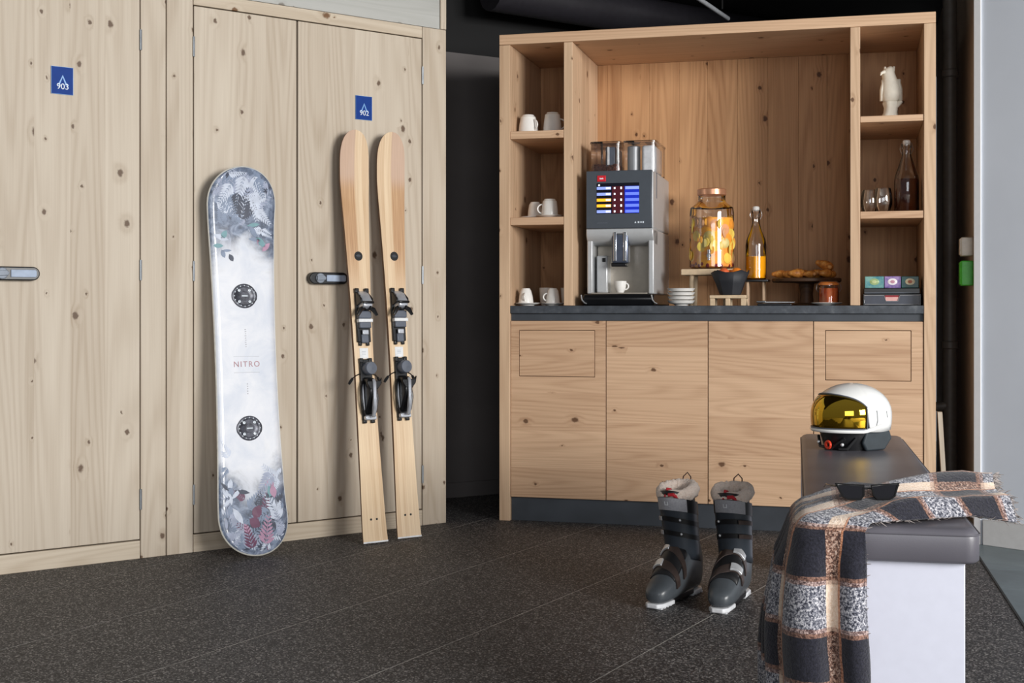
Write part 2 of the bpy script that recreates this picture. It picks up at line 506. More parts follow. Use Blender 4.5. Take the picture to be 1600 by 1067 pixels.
# ================================================================== LOCKERS
def locker(label, doors, posts, lock_x):
    t = thing('ski_locker', label, 'locker', LOCK_O, LOCK_ROT, 'wooden ski lockers')
    x0, x1 = posts[0][0], posts[-1][1]
    for a, b in posts:
        MB().box(a + 0.001, b - 0.001, 0.0, 0.022, 0.0, 2.092).build('frame_post', M['locker_v'], t, 0.0025)
    da, db = posts[0][1], posts[-1][0]
    MB().box(da + 0.001, db - 0.001, 0.0, 0.022, 0.0, 0.066).build('bottom_rail', M['locker_h'], t, 0.0025)
    MB().box(da + 0.001, db - 0.001, 0.0, 0.022, 2.044, 2.092).build('top_rail', M['locker_h'], t, 0.0025)
    MB().box(x0 + 0.004, x1 - 0.004, 0.028, 0.55, 0.0, 2.088).build('carcass', M['darkgap'], t)
    for (a, b, hinge) in doors:
        d = MB().box(a + 0.0025, b - 0.0025, 0.001, 0.023, 0.0705, 2.040).build('door', M['locker_v'], t, 0.002)
        hx = b if hinge > 0 else a
        for z in (1.887, 1.05, 0.216):
            hm = MB().box(hx - 0.004, hx + 0.004, -0.0015, 0.004, z - 0.036, z + 0.036)
            hm.tube([(hx, -0.003, z - 0.037), (hx, -0.003, z + 0.037)], 0.0045, 8)
            hm.build('hinge', M['zinc'], d)
    for x in lock_x:
        k = thing_part('door_lock', t)
    return t

def thing_part(name, parent):
    return None

def door_lock(t, x):
    """long dark oval lock body with a thumb cylinder and a bright cover plate; x = left end"""
    zc, hh, L = 1.030, 0.0235, 0.172
    def oval(xa, xb, h, k=10):
        r = h
        pts = [(xb - r + r * cos(a), zc + r * sin(a)) for a in [(-pi / 2) + pi * i / k for i in range(k + 1)]]
        pts += [(xa + r + r * cos(a), zc + r * sin(a)) for a in [(pi / 2) + pi * i / k for i in range(k + 1)]]
        return pts
    fn = lambda a, b, d: (a, d, b)
    body = MB().prism(oval(x, x + L, hh), -0.030, 0.0005, fn).build('door_lock', M['lockblack'], t, 0.004, 3)
    mb = MB(Matrix.Translation((x + 0.044, -0.03, zc)) @ Matrix.Rotation(pi / 2, 4, 'X'))
    mb.lathe([(0.020, 0.0), (0.020, 0.006), (0.018, 0.008), (0.0, 0.008)], n=24)
    mb.M = None
    mb.prism([(x + 0.026, zc - 0.009), (x + 0.062, zc - 0.007), (x + 0.066, zc + 0.002), (x + 0.058, zc + 0.010), (x + 0.028, zc + 0.010)], -0.0445, -0.036, fn)
    mb.build('thumb_turn', M['steelblue'], body, 0.0015)
    MB().prism([(x + 0.073, zc - 0.013), (x + 0.155, zc - 0.013), (x + 0.160, zc - 0.008), (x + 0.160, zc + 0.008), (x + 0.155, zc + 0.013), (x + 0.073, zc + 0.013)], -0.035, -0.028, fn).build('cover_plate', M['lockplate'], body, 0.002)

M['lockblack'] = plain('lock_black', S(26, 28, 32), 0.35)
M['steelblue'] = plain('lock_steel', S(132, 140, 152), 0.55, 0.15)
M['lockplate'] = plain('lock_plate', S(166, 180, 202), 0.6, 0.0)

lk3 = locker('pale spruce ski locker cut by the left frame edge, door plate reading 903', [(-0.665, -0.088, -1), (-0.084, 0.494, 1)], [(-0.765, -0.667), (0.494, 0.5915)], [])
lk2 = locker('pale spruce ski locker with two doors, snowboard and skis leaning on it', [(0.698, 1.128, -1), (1.130, 1.711, 1)], [(0.5925, 0.697), (1.712, 1.832)], [])
door_lock(lk3, -0.046)
door_lock(lk2, 1.168)

def number_plate(label, x0, z1, text):
    t = thing('number_plate', label, 'sign', lock_pt(x0 + 0.0385, 0.0005, z1 - 0.0475), LOCK_ROT, 'blue locker number plates')
    MB().box(-0.0385, 0.0385, -0.003, 0.0, -0.0485, 0.0485).build('plate', M['blue'], t, 0.0008)
    fr = MB()
    for a, b, c, d in ((-0.0385, 0.0385, 0.0475, 0.0485), (-0.0385, 0.0385, -0.0485, -0.0475), (-0.0385, -0.0375, -0.0485, 0.0485), (0.0375, 0.0385, -0.0485, 0.0485)):
        fr.box(a, b, -0.0034, -0.003, c, d)
    fr.build('plate_edge', M['signpale'], t)
    fn = lambda a, b, d: (a, d, b)
    e = MB()
    e.prism([(-0.015, -0.016), (-0.0095, -0.016), (0.0015, 0.0115), (0.0015, 0.020)], -0.0036, -0.003, fn)
    e.prism([(0.0015, 0.020), (0.0015, 0.0115), (0.0115, -0.016), (0.018, -0.016)], -0.0036, -0.003, fn)
    e.build('peak_emblem', M['signpale'], t)
    lettering('number', text, 0.029, M['signwhite'], t, Matrix.Translation((0.0015, -0.0042, -0.0215)) @ Matrix.Rotation(pi / 2, 4, 'X'), 0.0005)
    return t
number_plate('blue number plate reading 903 on the leftmost locker door', 0.172, 1.757, '903')
number_plate('blue number plate reading 902 above the wooden skis', 1.389, 1.772, '902')

# ================================================================== BEVERAGE CABINET
cab = thing('beverage_cabinet', 'tall wooden coffee bar cabinet with open shelves and four doors', 'cabinet', cab_pt(0, 0, 0), CAB_ROT)
Wc, Hc, Dc = 1.788, 2.085, 0.60
pv, ph, pb = M['cab_v'], M['cab_h'], M['cab_back']
MB().box(0.0, 0.048, 0.0, Dc, 0.0, 2.040).build('side_panel', pv, cab, 0.002)
MB().box(1.743, Wc, 0.0, Dc, 0.0, 2.040).build('side_panel', pv, cab, 0.002)
MB().box(0.0, Wc, 0.0, Dc, 2.041, Hc).build('top_panel', ph, cab, 0.002)
MB().box(0.283, 0.321, 0.002, 0.572, 0.9225, 2.040).build('partition', pv, cab, 0.002)
MB().box(1.460, 1.499, 0.002, 0.572, 0.9225, 2.040).build('partition', pv, cab, 0.002)
# back panel of upright boards
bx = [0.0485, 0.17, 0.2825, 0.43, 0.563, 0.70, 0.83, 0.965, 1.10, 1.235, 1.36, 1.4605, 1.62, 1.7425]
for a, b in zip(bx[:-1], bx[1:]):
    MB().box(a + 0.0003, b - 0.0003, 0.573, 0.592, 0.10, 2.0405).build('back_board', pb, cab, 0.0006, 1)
for a, b, z0, z1 in ((0.0485, 0.2825, 1.636, 1.669), (0.0485, 0.2825, 1.267, 1.300), (1.4995, 1.7425, 1.656, 1.681), (1.4995, 1.7425, 1.270, 1.299)):
    MB().box(a, b, 0.004, 0.572, z0, z1).build('shelf', ph, cab, 0.0015)
MB().box(0.0485, 1.7425, 0.04, 0.56, 0.11, 0.858).build('base_carcass', M['darkgap'], cab)
MB().box(0.049, 1.742, 0.0185, 0.040, 0.8585, 0.889).build('grip_rail', M['plinth'], cab, 0.001)
MB().box(0.049, 1.742, 0.022, 0.045, 0.0, 0.104).build('plinth', M['plinth'], cab, 0.001)
dx = [0.0485, 0.464, 0.891, 1.316, 1.7425]
flaps = {0: (0.088, 0.414, 0.622, 0.816), 3: (1.364, 1.693, 0.622, 0.820)}
for i in range(4):
    a, b = dx[i] + 0.0016, dx[i + 1] - 0.0016
    z0, z1, y0, y1 = 0.103, 0.8575, 0.006, 0.025
    if i in flaps:
        fa, fb, fz0, fz1 = flaps[i]; g = 0.0022
        mb = MB()
        vs = []
        for y in (y0, y1):
            vs += [(a, y, z0), (b, y, z0), (b, y, z1), (a, y, z1), (fa - g, y, fz0 - g), (fb + g, y, fz0 - g), (fb + g, y, fz1 + g), (fa - g, y, fz1 + g)]
        fs = []
        for k in range(4):
            k2 = (k + 1) % 4
            fs += [(k, k2, 4 + k2, 4 + k), (8 + k, 12 + k, 12 + k2, 8 + k2), (k, 8 + k, 8 + k2, k2), (4 + k, 4 + k2, 12 + k2, 12 + k)]
        d = mb.add(vs, fs).build('door', ph, cab, 0.001, 1)
        MB().box(fa, fb, y0, y1, fz0, fz1).build('waste_flap', ph, d, 0.001, 1)
    else:
        MB().box(a, b, y0, y1, z0, z1).build('door', ph, cab, 0.001, 1)
wt = MB().box(0.010, 1.7425, -0.001, 0.0, 0.0, 0.0)
wt = thing('worktop', 'dark anthracite worktop running across the coffee bar', 'worktop', cab_pt(0, 0, 0), CAB_ROT)
MB().box(0.0487, 1.7423, 0.0005, 0.5725, 0.8895, 0.922).build('slab', M['worktop'], wt, 0.0015)
# ================================================================== LEANING GEAR
def leaning(name, label, cat, B, T, group=None):
    """Empty at the foot of a thing that leans on the lockers; local z runs up its length, -y faces the room"""
    b, tt = Vector(lock_pt(*B)), Vector(lock_pt(*T))
    up = (tt - b); L = up.length; up.normalize()
    a = Vector((cl, sl, 0)); w = (a - up * a.dot(up)).normalized(); yy = up.cross(w)
    o = thing(name, label, cat, b, 0, group)
    o.rotation_euler = Matrix((w, yy, up)).transposed().to_euler()
    return o, L

# ---------------------------------------------------------------- snowboard
M['bw_white'] = plain('print_white', S(232, 234, 242), 0.3)
def board_mat(L):
    t = NT('snowboard_topsheet')
    c = t.coord(); x, y, z = t.sep(c)[0:3]
    n = t.noise(c, 7.0, 5.0, 0.62, 0.6)
    n2 = t.noise(c, 26.0, 4.0, 0.6, 1.2)
    n3 = t.noise(c, 3.2, 2.0)
    e = t.m2('ABSOLUTE', t.m2('SUBTRACT', z, L * 0.487))
    e = t.m2('ADD', e, t.m2('MULTIPLY', t.m2('SUBTRACT', n, 0.5), 0.34))
    e = t.m2('ADD', e, t.m2('MULTIPLY', t.m2('ABSOLUTE', x), 0.65))
    k = t.sstep(e, L * 0.285, L * 0.385)
    dark = t.ramp(n2, [(0.28, S(66, 72, 86)), (0.5, S(108, 120, 142)), (0.7, S(160, 172, 194))])
    dark = t.mix(t.sstep(n3, 0.58, 0.75), dark, S(112, 78, 104))
    white = t.ramp(n, [(0.3, S(214, 220, 232)), (0.6, S(236, 238, 244))])
    t.put(t.b.inputs['Base Color'], t.mix(k, white, dark))
    t.b.inputs['Roughness'].default_value = 0.28
    t.b.inputs['Coat Weight'].default_value = 0.3
    return t.m

sb, Lb = leaning('snowboard', 'white snowboard with grey leaf print at both ends leaning on locker', 'snowboard', (0.853, -0.190, 0.004), (0.862, -0.045, 1.437))
def sb_hw(u):
    d = 0.150
    base = 0.1205 + 0.024 * ((u / Lb - 0.5) * 2) ** 2
    if u < d: return base * max(0.0, 1 - ((d - u) / d) ** 2.15) ** 0.5
    if u > Lb - d: return base * max(0.0, 1 - ((u - Lb + d) / d) ** 2.15) ** 0.5
    return base
def sb_y(u):
    r = 0.24; k = 0.040
    y = 0.006 * sin(pi * u / Lb)
    if u < r: y -= k * ((r - u) / r) ** 2
    if u > Lb - r: y -= k * ((u - Lb + r) / r) ** 2
    return y
us = [Lb * 0.5 * (1 - cos(pi * i / 70)) for i in range(71)]
mb = MB()
mb.grid(70, 10, lambda a, b: ((b * 2 - 1) * sb_hw(us[round(a * 70)]), sb_y(us[round(a * 70)]), us[round(a * 70)]))
board = mb.build('board', board_mat(Lb), sb, smooth=60)
md = board.modifiers.new('thick', 'SOLIDIFY'); md.thickness = 0.008; md.offset = 0.0
out = [(-sb_hw(u), sb_y(u), u) for u in us] + [(sb_hw(u), sb_y(u), u) for u in reversed(us[1:-1])]
MB().tube(out, 0.0042, 6, closed=True).build('steel_edge', plain('pale_edge', S(206, 204, 196), 0.35), sb)
# printed fronds
pal = [plain('print_slate', S(70, 76, 92), 0.3), plain('print_steel_blue', S(132, 146, 170), 0.3), plain('print_pale', S(204, 212, 228), 0.3),
       plain('print_maroon', S(112, 70, 96), 0.3), plain('print_rose', S(186, 146, 172), 0.3), plain('print_teal', S(118, 160, 168), 0.3), plain('print_lilac', S(164, 172, 194), 0.3)]
fr = MB(); r2 = random.Random(11)
def leaf(x, u, ang, ln, wd, m, lift):
    dx_, du = cos(ang), sin(ang)
    pts = []
    for k in range(9):
        f = k / 8 if k <= 4 else (8 - k) / 8
        s_ = 1 if k <= 4 else -1
        f2 = f * 2
        a = ln * (k / 4 if k <= 4 else (8 - k) / 4)
        hw = wd * sin(pi * min(1, a / ln)) ** 0.8 * s_
        pts.append((x + dx_ * a - du * hw, u + du * a + dx_ * hw))
    pts = pts[:8]
    for p in pts:
        if not (0.012 < p[1] < Lb - 0.012) or abs(p[0]) > sb_hw(p[1]) - 0.006: return
    fr.add([(p[0], sb_y(p[1]) - 0.0044 - lift, p[1]) for p in pts], [tuple(range(8))], m)
def frond(x, u, ang, ln, m, lift, n=8):
    for i in range(n):
        f = (i + 0.6) / n
        px, pu = x + cos(ang) * ln * f, u + sin(ang) * ln * f
        l2 = ln * 0.42 * (1 - 0.7 * f)
        for sgn in (-1, 1):
            leaf(px, pu, ang + sgn * radians(48), l2, l2 * 0.15, m, lift)
    leaf(x, u, ang, ln * 1.05, 0.0016, m, lift + 0.00005)
for k in range(110):
    endtop = k % 2 == 0
    e = abs(r2.gauss(0, 0.11)) + 0.02
    e = min(e, 0.36)
    u = Lb - e if endtop else e
    x = r2.uniform(-0.11, 0.11)
    if e > 0.22: x = math.copysign(r2.uniform(0.075, 0.11), x)
    m = r2.choice([0, 1, 1, 2, 2, 0, 1, 2, 6, 6, 6, 3] if e < 0.25 else [1, 6, 2])
    frond(x, u, r2.uniform(0, 2 * pi), r2.uniform(0.055, 0.12), m, k * 0.000008)
for k in range(26):
    e = r2.uniform(0.2, 0.33); u = Lb - e if k % 2 else e * 0.95
    x = r2.choice((-1, 1)) * r2.uniform(0.05, 0.105)
    leaf(x, u, r2.uniform(0, 6.28), r2.uniform(0.03, 0.07), r2.uniform(0.005, 0.012), r2.choice([1, 2, 5, 4, 0]), 0.0008)
leaf(-0.045, 0.115, radians(120), 0.07, 0.013, 2, 0.001); leaf(-0.025, 0.075, radians(112), 0.045, 0.012, 4, 0.0011)
leaf(0.0, 0.13, radians(60), 0.055, 0.02, 3, 0.001); leaf(0.02, 0.1, radians(140), 0.05, 0.02, 3, 0.001)
frond(0.03, 0.028, radians(75), 0.11, 4, 0.0012, 7); frond(-0.02, 0.02, radians(100), 0.09, 3, 0.0012, 7)
leaf(0.09, 0.2, radians(100), 0.05, 0.014, 4, 0.0012)
fr.build('leaf_print', pal, sb, smooth=0)['kind'] = 'stuff'
disc_m = plain('disc_graphite', S(70, 72, 82), 0.35, 0.3, scale=90, var=0.25)
for u in (Lb * 0.665, Lb * 0.322):
    Mx = Matrix.Translation((0, sb_y(u) - 0.004, u)) @ Matrix.Rotation(pi / 2, 4, 'X')
    d = MB(Mx)
    n = 40
    prof = lambda rr, z: [((rr * (1 + 0.05 * (1 if abs(sin(2 * pi * j / n)) < 0.45 else 0))) * cos(2 * pi * j / n), rr * sin(2 * pi * j / n) * 0.94, z) for j in range(n)]
    d.loft([prof(0.049, 0.0), prof(0.049, 0.003), prof(0.046, 0.0045), prof(0.036, 0.0042), prof(0.035, 0.0034), prof(0.018, 0.0034), prof(0.017, 0.0046), prof(0.002, 0.0046)])
    d = d.build('mounting_disc', disc_m, sb)
    b_ = MB(Mx)
    for sx in (-1, 1):
        for sz in (-1, 1):
            b_.lathe([(0.0062, 0.0034), (0.0062, 0.0056), (0.004, 0.0062), (0.0, 0.0052)], sx * 0.021, sz * 0.021, 12)
    for j in range(16):
        a = 2 * pi * j / 16
        b_.box(0.0415 * cos(a) - 0.002, 0.0415 * cos(a) + 0.002, 0.039 * sin(a) - 0.002, 0.039 * sin(a) + 0.002, 0.004, 0.0052)
    b_.box(-0.012, 0.012, -0.0025, 0.0025, 0.004, 0.0056)
    b_.build('bolt', M['zinc'], d)
um = Lb * 0.487
MT = lambda x, u, lift=0.0047: Matrix.Translation((x, sb_y(u) - lift, u)) @ Matrix.Rotation(pi / 2, 4, 'X')
ink = plain('print_red_grey', S(176, 128, 136), 0.4); inkg = plain('print_grey', S(176, 176, 184), 0.4)
lettering('lettering', 'NITRO', 0.030, ink, sb, MT(0, um), 0.0002, spacing=1.25)
ln = MB()
for du in (0.030, -0.030):
    MB().box(-0.052, 0.052, sb_y(um) - 0.0047, sb_y(um) - 0.004, um + du - 0.0006, um + du + 0.0006).build('print_rule', inkg, sb)
for k in range(9):
    uu = um + 0.065 + k * 0.008
    ln.box(-0.002 - 0.001 * (k % 3), 0.002 + 0.001 * (k % 2), sb_y(uu) - 0.0047, sb_y(uu) - 0.004, uu, uu + 0.003)
for k in range(5):
    uu = um - 0.075 - k * 0.009
    ln.box(-0.002, 0.002, sb_y(uu) - 0.0047, sb_y(uu) - 0.004, uu, uu + 0.004)
ln.build('small_print', inkg, sb)['kind'] = 'stuff'

# ---------------------------------------------------------------- skis
def ski_mat(name, sgn):
    t = NT(name)
    c = t.coord(); x, y, z = t.sep(c)[0:3]
    x = t.m2('MULTIPLY', x, float(sgn))
    fib = t.noise(t.comb(t.m2('MULTIPLY', x, 260.0), t.m2('MULTIPLY', z, 4.0), 1.0), 1.0, 3.0)
    lamn = t.n('ShaderNodeTexWhiteNoise', noise_dimensions='1D')
    t.put(lamn.inputs['W'], t.m2('FLOOR', t.m2('DIVIDE', x, 0.0165)))
    pale = t.ramp(t.m2('ADD', t.m2('MULTIPLY', fib, 0.7), t.m2('MULTIPLY', lamn.outputs[0], 0.3)), [(0.2, S(236, 212, 178)), (0.8, S(204, 170, 132))])
    brown = t.ramp(fib, [(0.3, S(206, 168, 128)), (0.7, S(176, 132, 92))])
    k = t.m2('MULTIPLY', t.sstep(x, 0.004, -0.004), t.sstep(z, 0.85, 1.20))
    col = t.mix(k, pale, brown)
    k2 = t.m2('MULTIPLY', k, t.sstep(z, 1.38, 1.46))
    col = t.mix(t.m2('MULTIPLY', k2, 0.6), col, S(206, 180, 164))
    t.put(t.b.inputs['Base Color'], col)
    t.b.inputs['Roughness'].default_value = 0.3
    t.b.inputs['Coat Weight'].default_value = 0.4
    return t.m
M['bindblack'] = plain('binding_black', S(16, 17, 20), 0.3)
M['bindgrey'] = plain('binding_grey', S(92, 98, 110), 0.35)
M['bindsilver'] = plain('binding_silver', S(196, 200, 208), 0.28, 0.5)
M['bindwhite'] = plain('binding_white', S(228, 230, 232), 0.3)

def make_ski(label, B, T, sgn):
    t, L = leaning('ski', label, 'ski', B, T, 'pair of wooden skis against the locker')
    def hw(u):
        f = u / L
        w = 0.0425 + 0.0125 * max(0, (0.42 - f) / 0.42) ** 1.6 + 0.0235 * max(0, (f - 0.42) / 0.46) ** 1.8
        if f > 0.905:
            g = (f - 0.905) / 0.095
            w = 0.0655 * max(0.0, 1 - g ** 3.4) ** 0.5
        return min(w, 0.0655)
    def yy(u):
        f = u / L
        y = 0.010 * sin(pi * min(1, f / 0.86))
        if f > 0.82: y -= 0.038 * ((f - 0.82) / 0.18) ** 2
        if f < 0.06: y -= 0.004 * ((0.06 - f) / 0.06) ** 2
        return y
    n = 64
    us = [L * (1 - (1 - i / n) ** 1.5) if True else 0 for i in range(n + 1)]
    def th(u): return 0.006 + 0.008 * sin(pi * min(1, max(0, u / L)) ) ** 1.0
    top = MB().grid(n, 6, lambda a, b: ((b * 2 - 1) * hw(us[round(a * n)]), yy(us[round(a * n)]) - th(us[round(a * n)]), us[round(a * n)]))
    bd_ = MB()
    rings = []
    for u in us:
        h, y = max(hw(u), 0.0006), yy(u)
        rings.append([(-h, y, u), (h, y, u), (h, y - th(u) + 0.0002, u), (-h, y - th(u) + 0.0002, u)])
    bd_.loft(rings)
    body = bd_.build('ski_body', plain('ski_sidewall', S(112, 78, 52), 0.45), t)
    top.build('topsheet', ski_mat('ski_wood_' + ('a' if sgn > 0 else 'b'), sgn), t, smooth=60)
    sf = lambda u: yy(u) - th(u)
    # badge
    ub = L * 0.69
    mb = MB(Matrix.Translation((0, sf(ub), ub)) @ Matrix.Rotation(pi / 2, 4, 'X'))
    mb.lathe([(0.0185, -0.001), (0.0185, 0.0008), (0.0, 0.0008)], n=28)
    bdg = mb.build('round_badge', M['bindblack'], t)
    mb = MB()
    for k, w in enumerate((0.008, 0.011, 0.006)):
        mb.box(-w, w, sf(ub) - 0.0014, sf(ub) - 0.0007, ub - 0.004 + k * 0.004, ub - 0.0025 + k * 0.004)
    mb.build('badge_print', M['bindgrey'], bdg)
    # tail rivets + label sticker
    for s_ in (-1, 1):
        mb = MB(Matrix.Translation((s_ * 0.013, sf(L * 0.055), L * 0.055)) @ Matrix.Rotation(pi / 2, 4, 'X'))
        mb.lathe([(0.0045, -0.001), (0.0045, 0.0006), (0.0, 0.0006)], n=10).build('tail_mark', M['bindblack'], t)
    MB().box(-hw(0) , hw(0), yy(0) - th(0) - 0.0012, yy(0) - th(0) + 0.0006, 0.0, 0.006).build('tail_cap', M['bindwhite'], t)
    ul = L * 0.452
    st = MB().box(-0.019, 0.019, sf(ul) - 0.0012, sf(ul) + 0.001, ul - 0.021, ul + 0.021).build('sticker', M['bindwhite'], t)
    mb = MB()
    for k in range(3): mb.box(-0.009, 0.009, sf(ul) - 0.0016, sf(ul) - 0.001, ul - 0.006 + 0.006 * k, ul - 0.004 + 0.006 * k)
    mb.build('sticker_print', plain('sticker_grey', S(170, 176, 186), 0.5), st)
    y0 = sf(L * 0.5)
    fn = lambda a, b, d: (d, a, b)       # side profile: a = y (out is negative), b = z
    # ---- toe binding: u 0.47..0.61
    za, zb = L * 0.470, L * 0.610
    toe = MB().box(-0.030, 0.030, y0 - 0.012, y0 + 0.004, za + 0.014, zb - 0.012)
    for s_ in (-1, 1):
        toe.box(s_ * 0.022 - 0.009, s_ * 0.022 + 0.009, y0 - 0.016, y0 + 0.002, zb - 0.02, zb)
        toe.box(s_ * 0.017 - 0.007, s_ * 0.017 + 0.007, y0 - 0.010, y0 + 0.002, za, za + 0.02)
    toe = toe.build('toe_binding', M['bindblack'], t, 0.003)
    hs = MB()
    hs.prism([(y0 - 0.008, zb - 0.010), (y0 - 0.034, zb - 0.024), (y0 - 0.056, zb - 0.055), (y0 - 0.058, zb - 0.078), (y0 - 0.040, zb - 0.086), (y0 - 0.008, zb - 0.082)], -0.021, 0.021, fn)
    hs.build('toe_housing', M['bindsilver'], toe, 0.006, 3)
    mb = MB()
    mb.prism([(y0 - 0.01, zb - 0.012), (y0 - 0.048, zb - 0.045), (y0 - 0.050, zb - 0.060), (y0 - 0.012, zb - 0.070)], -0.0285, -0.0215, fn)
    mb.prism([(y0 - 0.01, zb - 0.012), (y0 - 0.048, zb - 0.045), (y0 - 0.050, zb - 0.060), (y0 - 0.012, zb - 0.070)], 0.0215, 0.0285, fn)
    mb.tube([(-0.024, y0 - 0.058, zb - 0.062), (0.024, y0 - 0.058, zb - 0.062)], 0.0055, 8)
    mb.tube([(-0.020, y0 - 0.03, zb - 0.03), (0.008, y0 - 0.05, zb - 0.075), (0.012, y0 - 0.06, zb - 0.085)], 0.005, 8)
    mb.build('housing_shell', M['bindblack'], toe, 0.002)
    for s_ in (-1, 1):
        w = MB()
        w.tube([(s_ * 0.010, y0 - 0.040, zb - 0.080), (s_ * 0.030, y0 - 0.044, zb - 0.090), (s_ * 0.043, y0 - 0.046, zb - 0.112)], [0.009, 0.010, 0.006], 8)
        w.build('toe_wing', M['bindblack'], toe)
    mb = MB()
    mb.box(-0.029, 0.029, y0 - 0.030, y0 - 0.010, zb - 0.122, zb - 0.092)
    mb.box(-0.026, 0.026, y0 - 0.028, y0 - 0.010, zb - 0.160, zb - 0.136)
    mb.box(-0.016, 0.016, y0 - 0.020, y0 - 0.010, za + 0.010, za + 0.045)
    mb.build('toe_pad', M['bindgrey'], toe, 0.004)
    MB().box(-0.032, 0.032, y0 - 0.033, y0 - 0.012, zb - 0.137, zb - 0.123).build('slide_plate', M['bindwhite'], toe, 0.003)
    MB().box(-0.014, 0.014, y0 - 0.026, y0 - 0.018, za + 0.042, za + 0.062).build('screw_plate', M['bindsilver'], toe, 0.003)
    # ---- heel binding: u 0.283..0.44
    za, zb = L * 0.283, L * 0.440
    heel = MB().box(-0.027, 0.027, y0 - 0.011, y0 + 0.004, za + 0.012, zb - 0.004)
    for s_ in (-1, 1):
        heel.box(s_ * 0.018 - 0.008, s_ * 0.018 + 0.008, y0 - 0.013, y0 + 0.002, za, za + 0.018)
        heel.box(s_ * 0.020 - 0.008, s_ * 0.020 + 0.008, y0 - 0.015, y0 + 0.002, zb - 0.02, zb)
    heel = heel.build('heel_binding', M['bindblack'], t, 0.003)
    mb = MB(Matrix.Translation((0.006, y0 - 0.030, zb - 0.042)) @ Matrix.Rotation(pi / 2 , 4, 'X'))
    mb.lathe([(0.026, -0.02), (0.026, 0.010), (0.023, 0.014), (0.0, 0.015)], n=24).build('heel_pad', M['bindgrey'], heel)
    mb = MB()
    mb.prism([(y0 - 0.008, zb - 0.075), (y0 - 0.045, zb - 0.082), (y0 - 0.062, zb - 0.115), (y0 - 0.058, zb - 0.150), (y0 - 0.008, za + 0.03)], -0.017, 0.017, fn)
    mb.build('heel_housing', M['bindblack'], heel, 0.006, 3)
    for s_ in (-1, 1):
        mb = MB()
        mb.tube([(s_ * 0.022, y0 - 0.012, zb - 0.090), (s_ * 0.033, y0 - 0.022, zb - 0.120), (s_ * 0.036, y0 - 0.026, zb - 0.160), (s_ * 0.028, y0 - 0.02, za + 0.045), (s_ * 0.016, y0 - 0.012, za + 0.022)], 0.0042, 8)
        mb.build('side_bow', M['bindblack'], heel)
        MB().box(s_ * 0.024 - 0.006, s_ * 0.024 + 0.006, y0 - 0.016, y0 - 0.010, za + 0.05, zb - 0.10).build('side_plate', M['bindsilver'], heel, 0.004)
        # brake arm
        mb = MB()
        mb.tube([(s_ * 0.024, y0 - 0.006, zb - 0.060), (s_ * 0.044, y0 - 0.004, zb - 0.068), (s_ * 0.058, y0 + 0.001, zb - 0.078)], 0.0022, 6)
        mb.tube([(s_ * 0.056, y0 + 0.0, zb - 0.077), (s_ * 0.066, y0 + 0.004, zb - 0.090), (s_ * 0.072, y0 + 0.006, zb - 0.100)], [0.005, 0.0065, 0.005], 8)
        mb.build('brake_arm', M['bindblack'], heel)
    mb = MB()
    mb.prism([(y0 - 0.062, zb - 0.085), (y0 - 0.072, zb - 0.10), (y0 - 0.066, zb - 0.20), (y0 - 0.050, za + 0.022), (y0 - 0.040, za + 0.020), (y0 - 0.058, zb - 0.16)], -0.007, 0.007, fn)
    mb.build('heel_lever', M['bindsilver'], heel, 0.003)
    mb = MB()
    mb.prism([(-0.028, zb - 0.093), (0.028, zb - 0.093), (0.040, zb - 0.080), (0.033, zb - 0.110), (0.016, zb - 0.128), (-0.016, zb - 0.128), (-0.026, zb - 0.108)], y0 - 0.062, y0 - 0.048, lambda a, b, d: (a, d, b))
    mb.build('heel_cup', M['bindblack'], heel, 0.003)
    MB().box(-0.024, 0.026, y0 - 0.028, y0 - 0.008, za + 0.012, za + 0.030).build('heel_base', M['bindsilver'], heel, 0.004)
    return t
make_ski('pale wooden ski with brown left half of the tip, nearer the door lock', (1.334, -0.245, 0.004), (1.348, -0.030, 1.617), 1)
make_ski('pale wooden ski with brown right half of the tip, nearer the door hinges', (1.499, -0.228, 0.004), (1.519, -0.030, 1.622), -1)

# ================================================================== BENCH
BR = -radians(12.2)
BO = (0.583, 2.615)
def bench_pt(x, y, z=0.0):
    return (BO[0] + x * cos(BR) - y * sin(BR), BO[1] + x * sin(BR) + y * cos(BR), z)
def leather():
    t = NT('dark_brown_leatherette')
    c = t.coord()
    d, _ = t.vor(c, 420.0)
    n = t.noise(c, 4.0, 3.0)
    t.put(t.b.inputs['Base Color'], t.ramp(n, [(0.3, S(88, 86, 93)), (0.7, S(104, 102, 110))]))
    t.b.inputs['Roughness'].default_value = 0.38
    t.bump(d, 0.12, 0.0006)
    return t.m
M['leather'] = leather()
M['panelwhite'] = plain('bench_panel_white', S(206, 208, 222), 0.4, var=0.01)
bench = thing('padded_bench', 'long dark padded bench on white panel legs at the right', 'bench', bench_pt(0, 0, 0), BR)
def rrect(x0, x1, y0, y1, r, k=6):
    pts = []
    for cx, cy, a0 in ((x1 - r, y0 + r, -pi / 2), (x1 - r, y1 - r, 0), (x0 + r, y1 - r, pi / 2), (x0 + r, y0 + r, pi)):
        pts += [(cx + r * cos(a0 + pi / 2 * i / k), cy + r * sin(a0 + pi / 2 * i / k)) for i in range(k + 1)]
    return pts
cu = MB()
rings = []
for ins, z in ((0.006, 0.412), (0.0, 0.418), (0.0, 0.462), (0.002, 0.470), (0.007, 0.4765), (0.016, 0.480), (0.05, 0.481)):
    rings.append([(a, b, z) for a, b in rrect(ins, 0.335 - ins, ins, 1.95 - ins, 0.03 - min(ins, 0.02) * 0.6)])
cu.loft(rings)
cush = cu.build('seat_pad', M['leather'], bench, smooth=50)
MB().tube([(a, b, 0.468) for a, b in rrect(-0.0008, 0.3358, -0.0008, 1.9508, 0.03)], 0.0016, 6, closed=True).build('seam', M['leather'], cush)
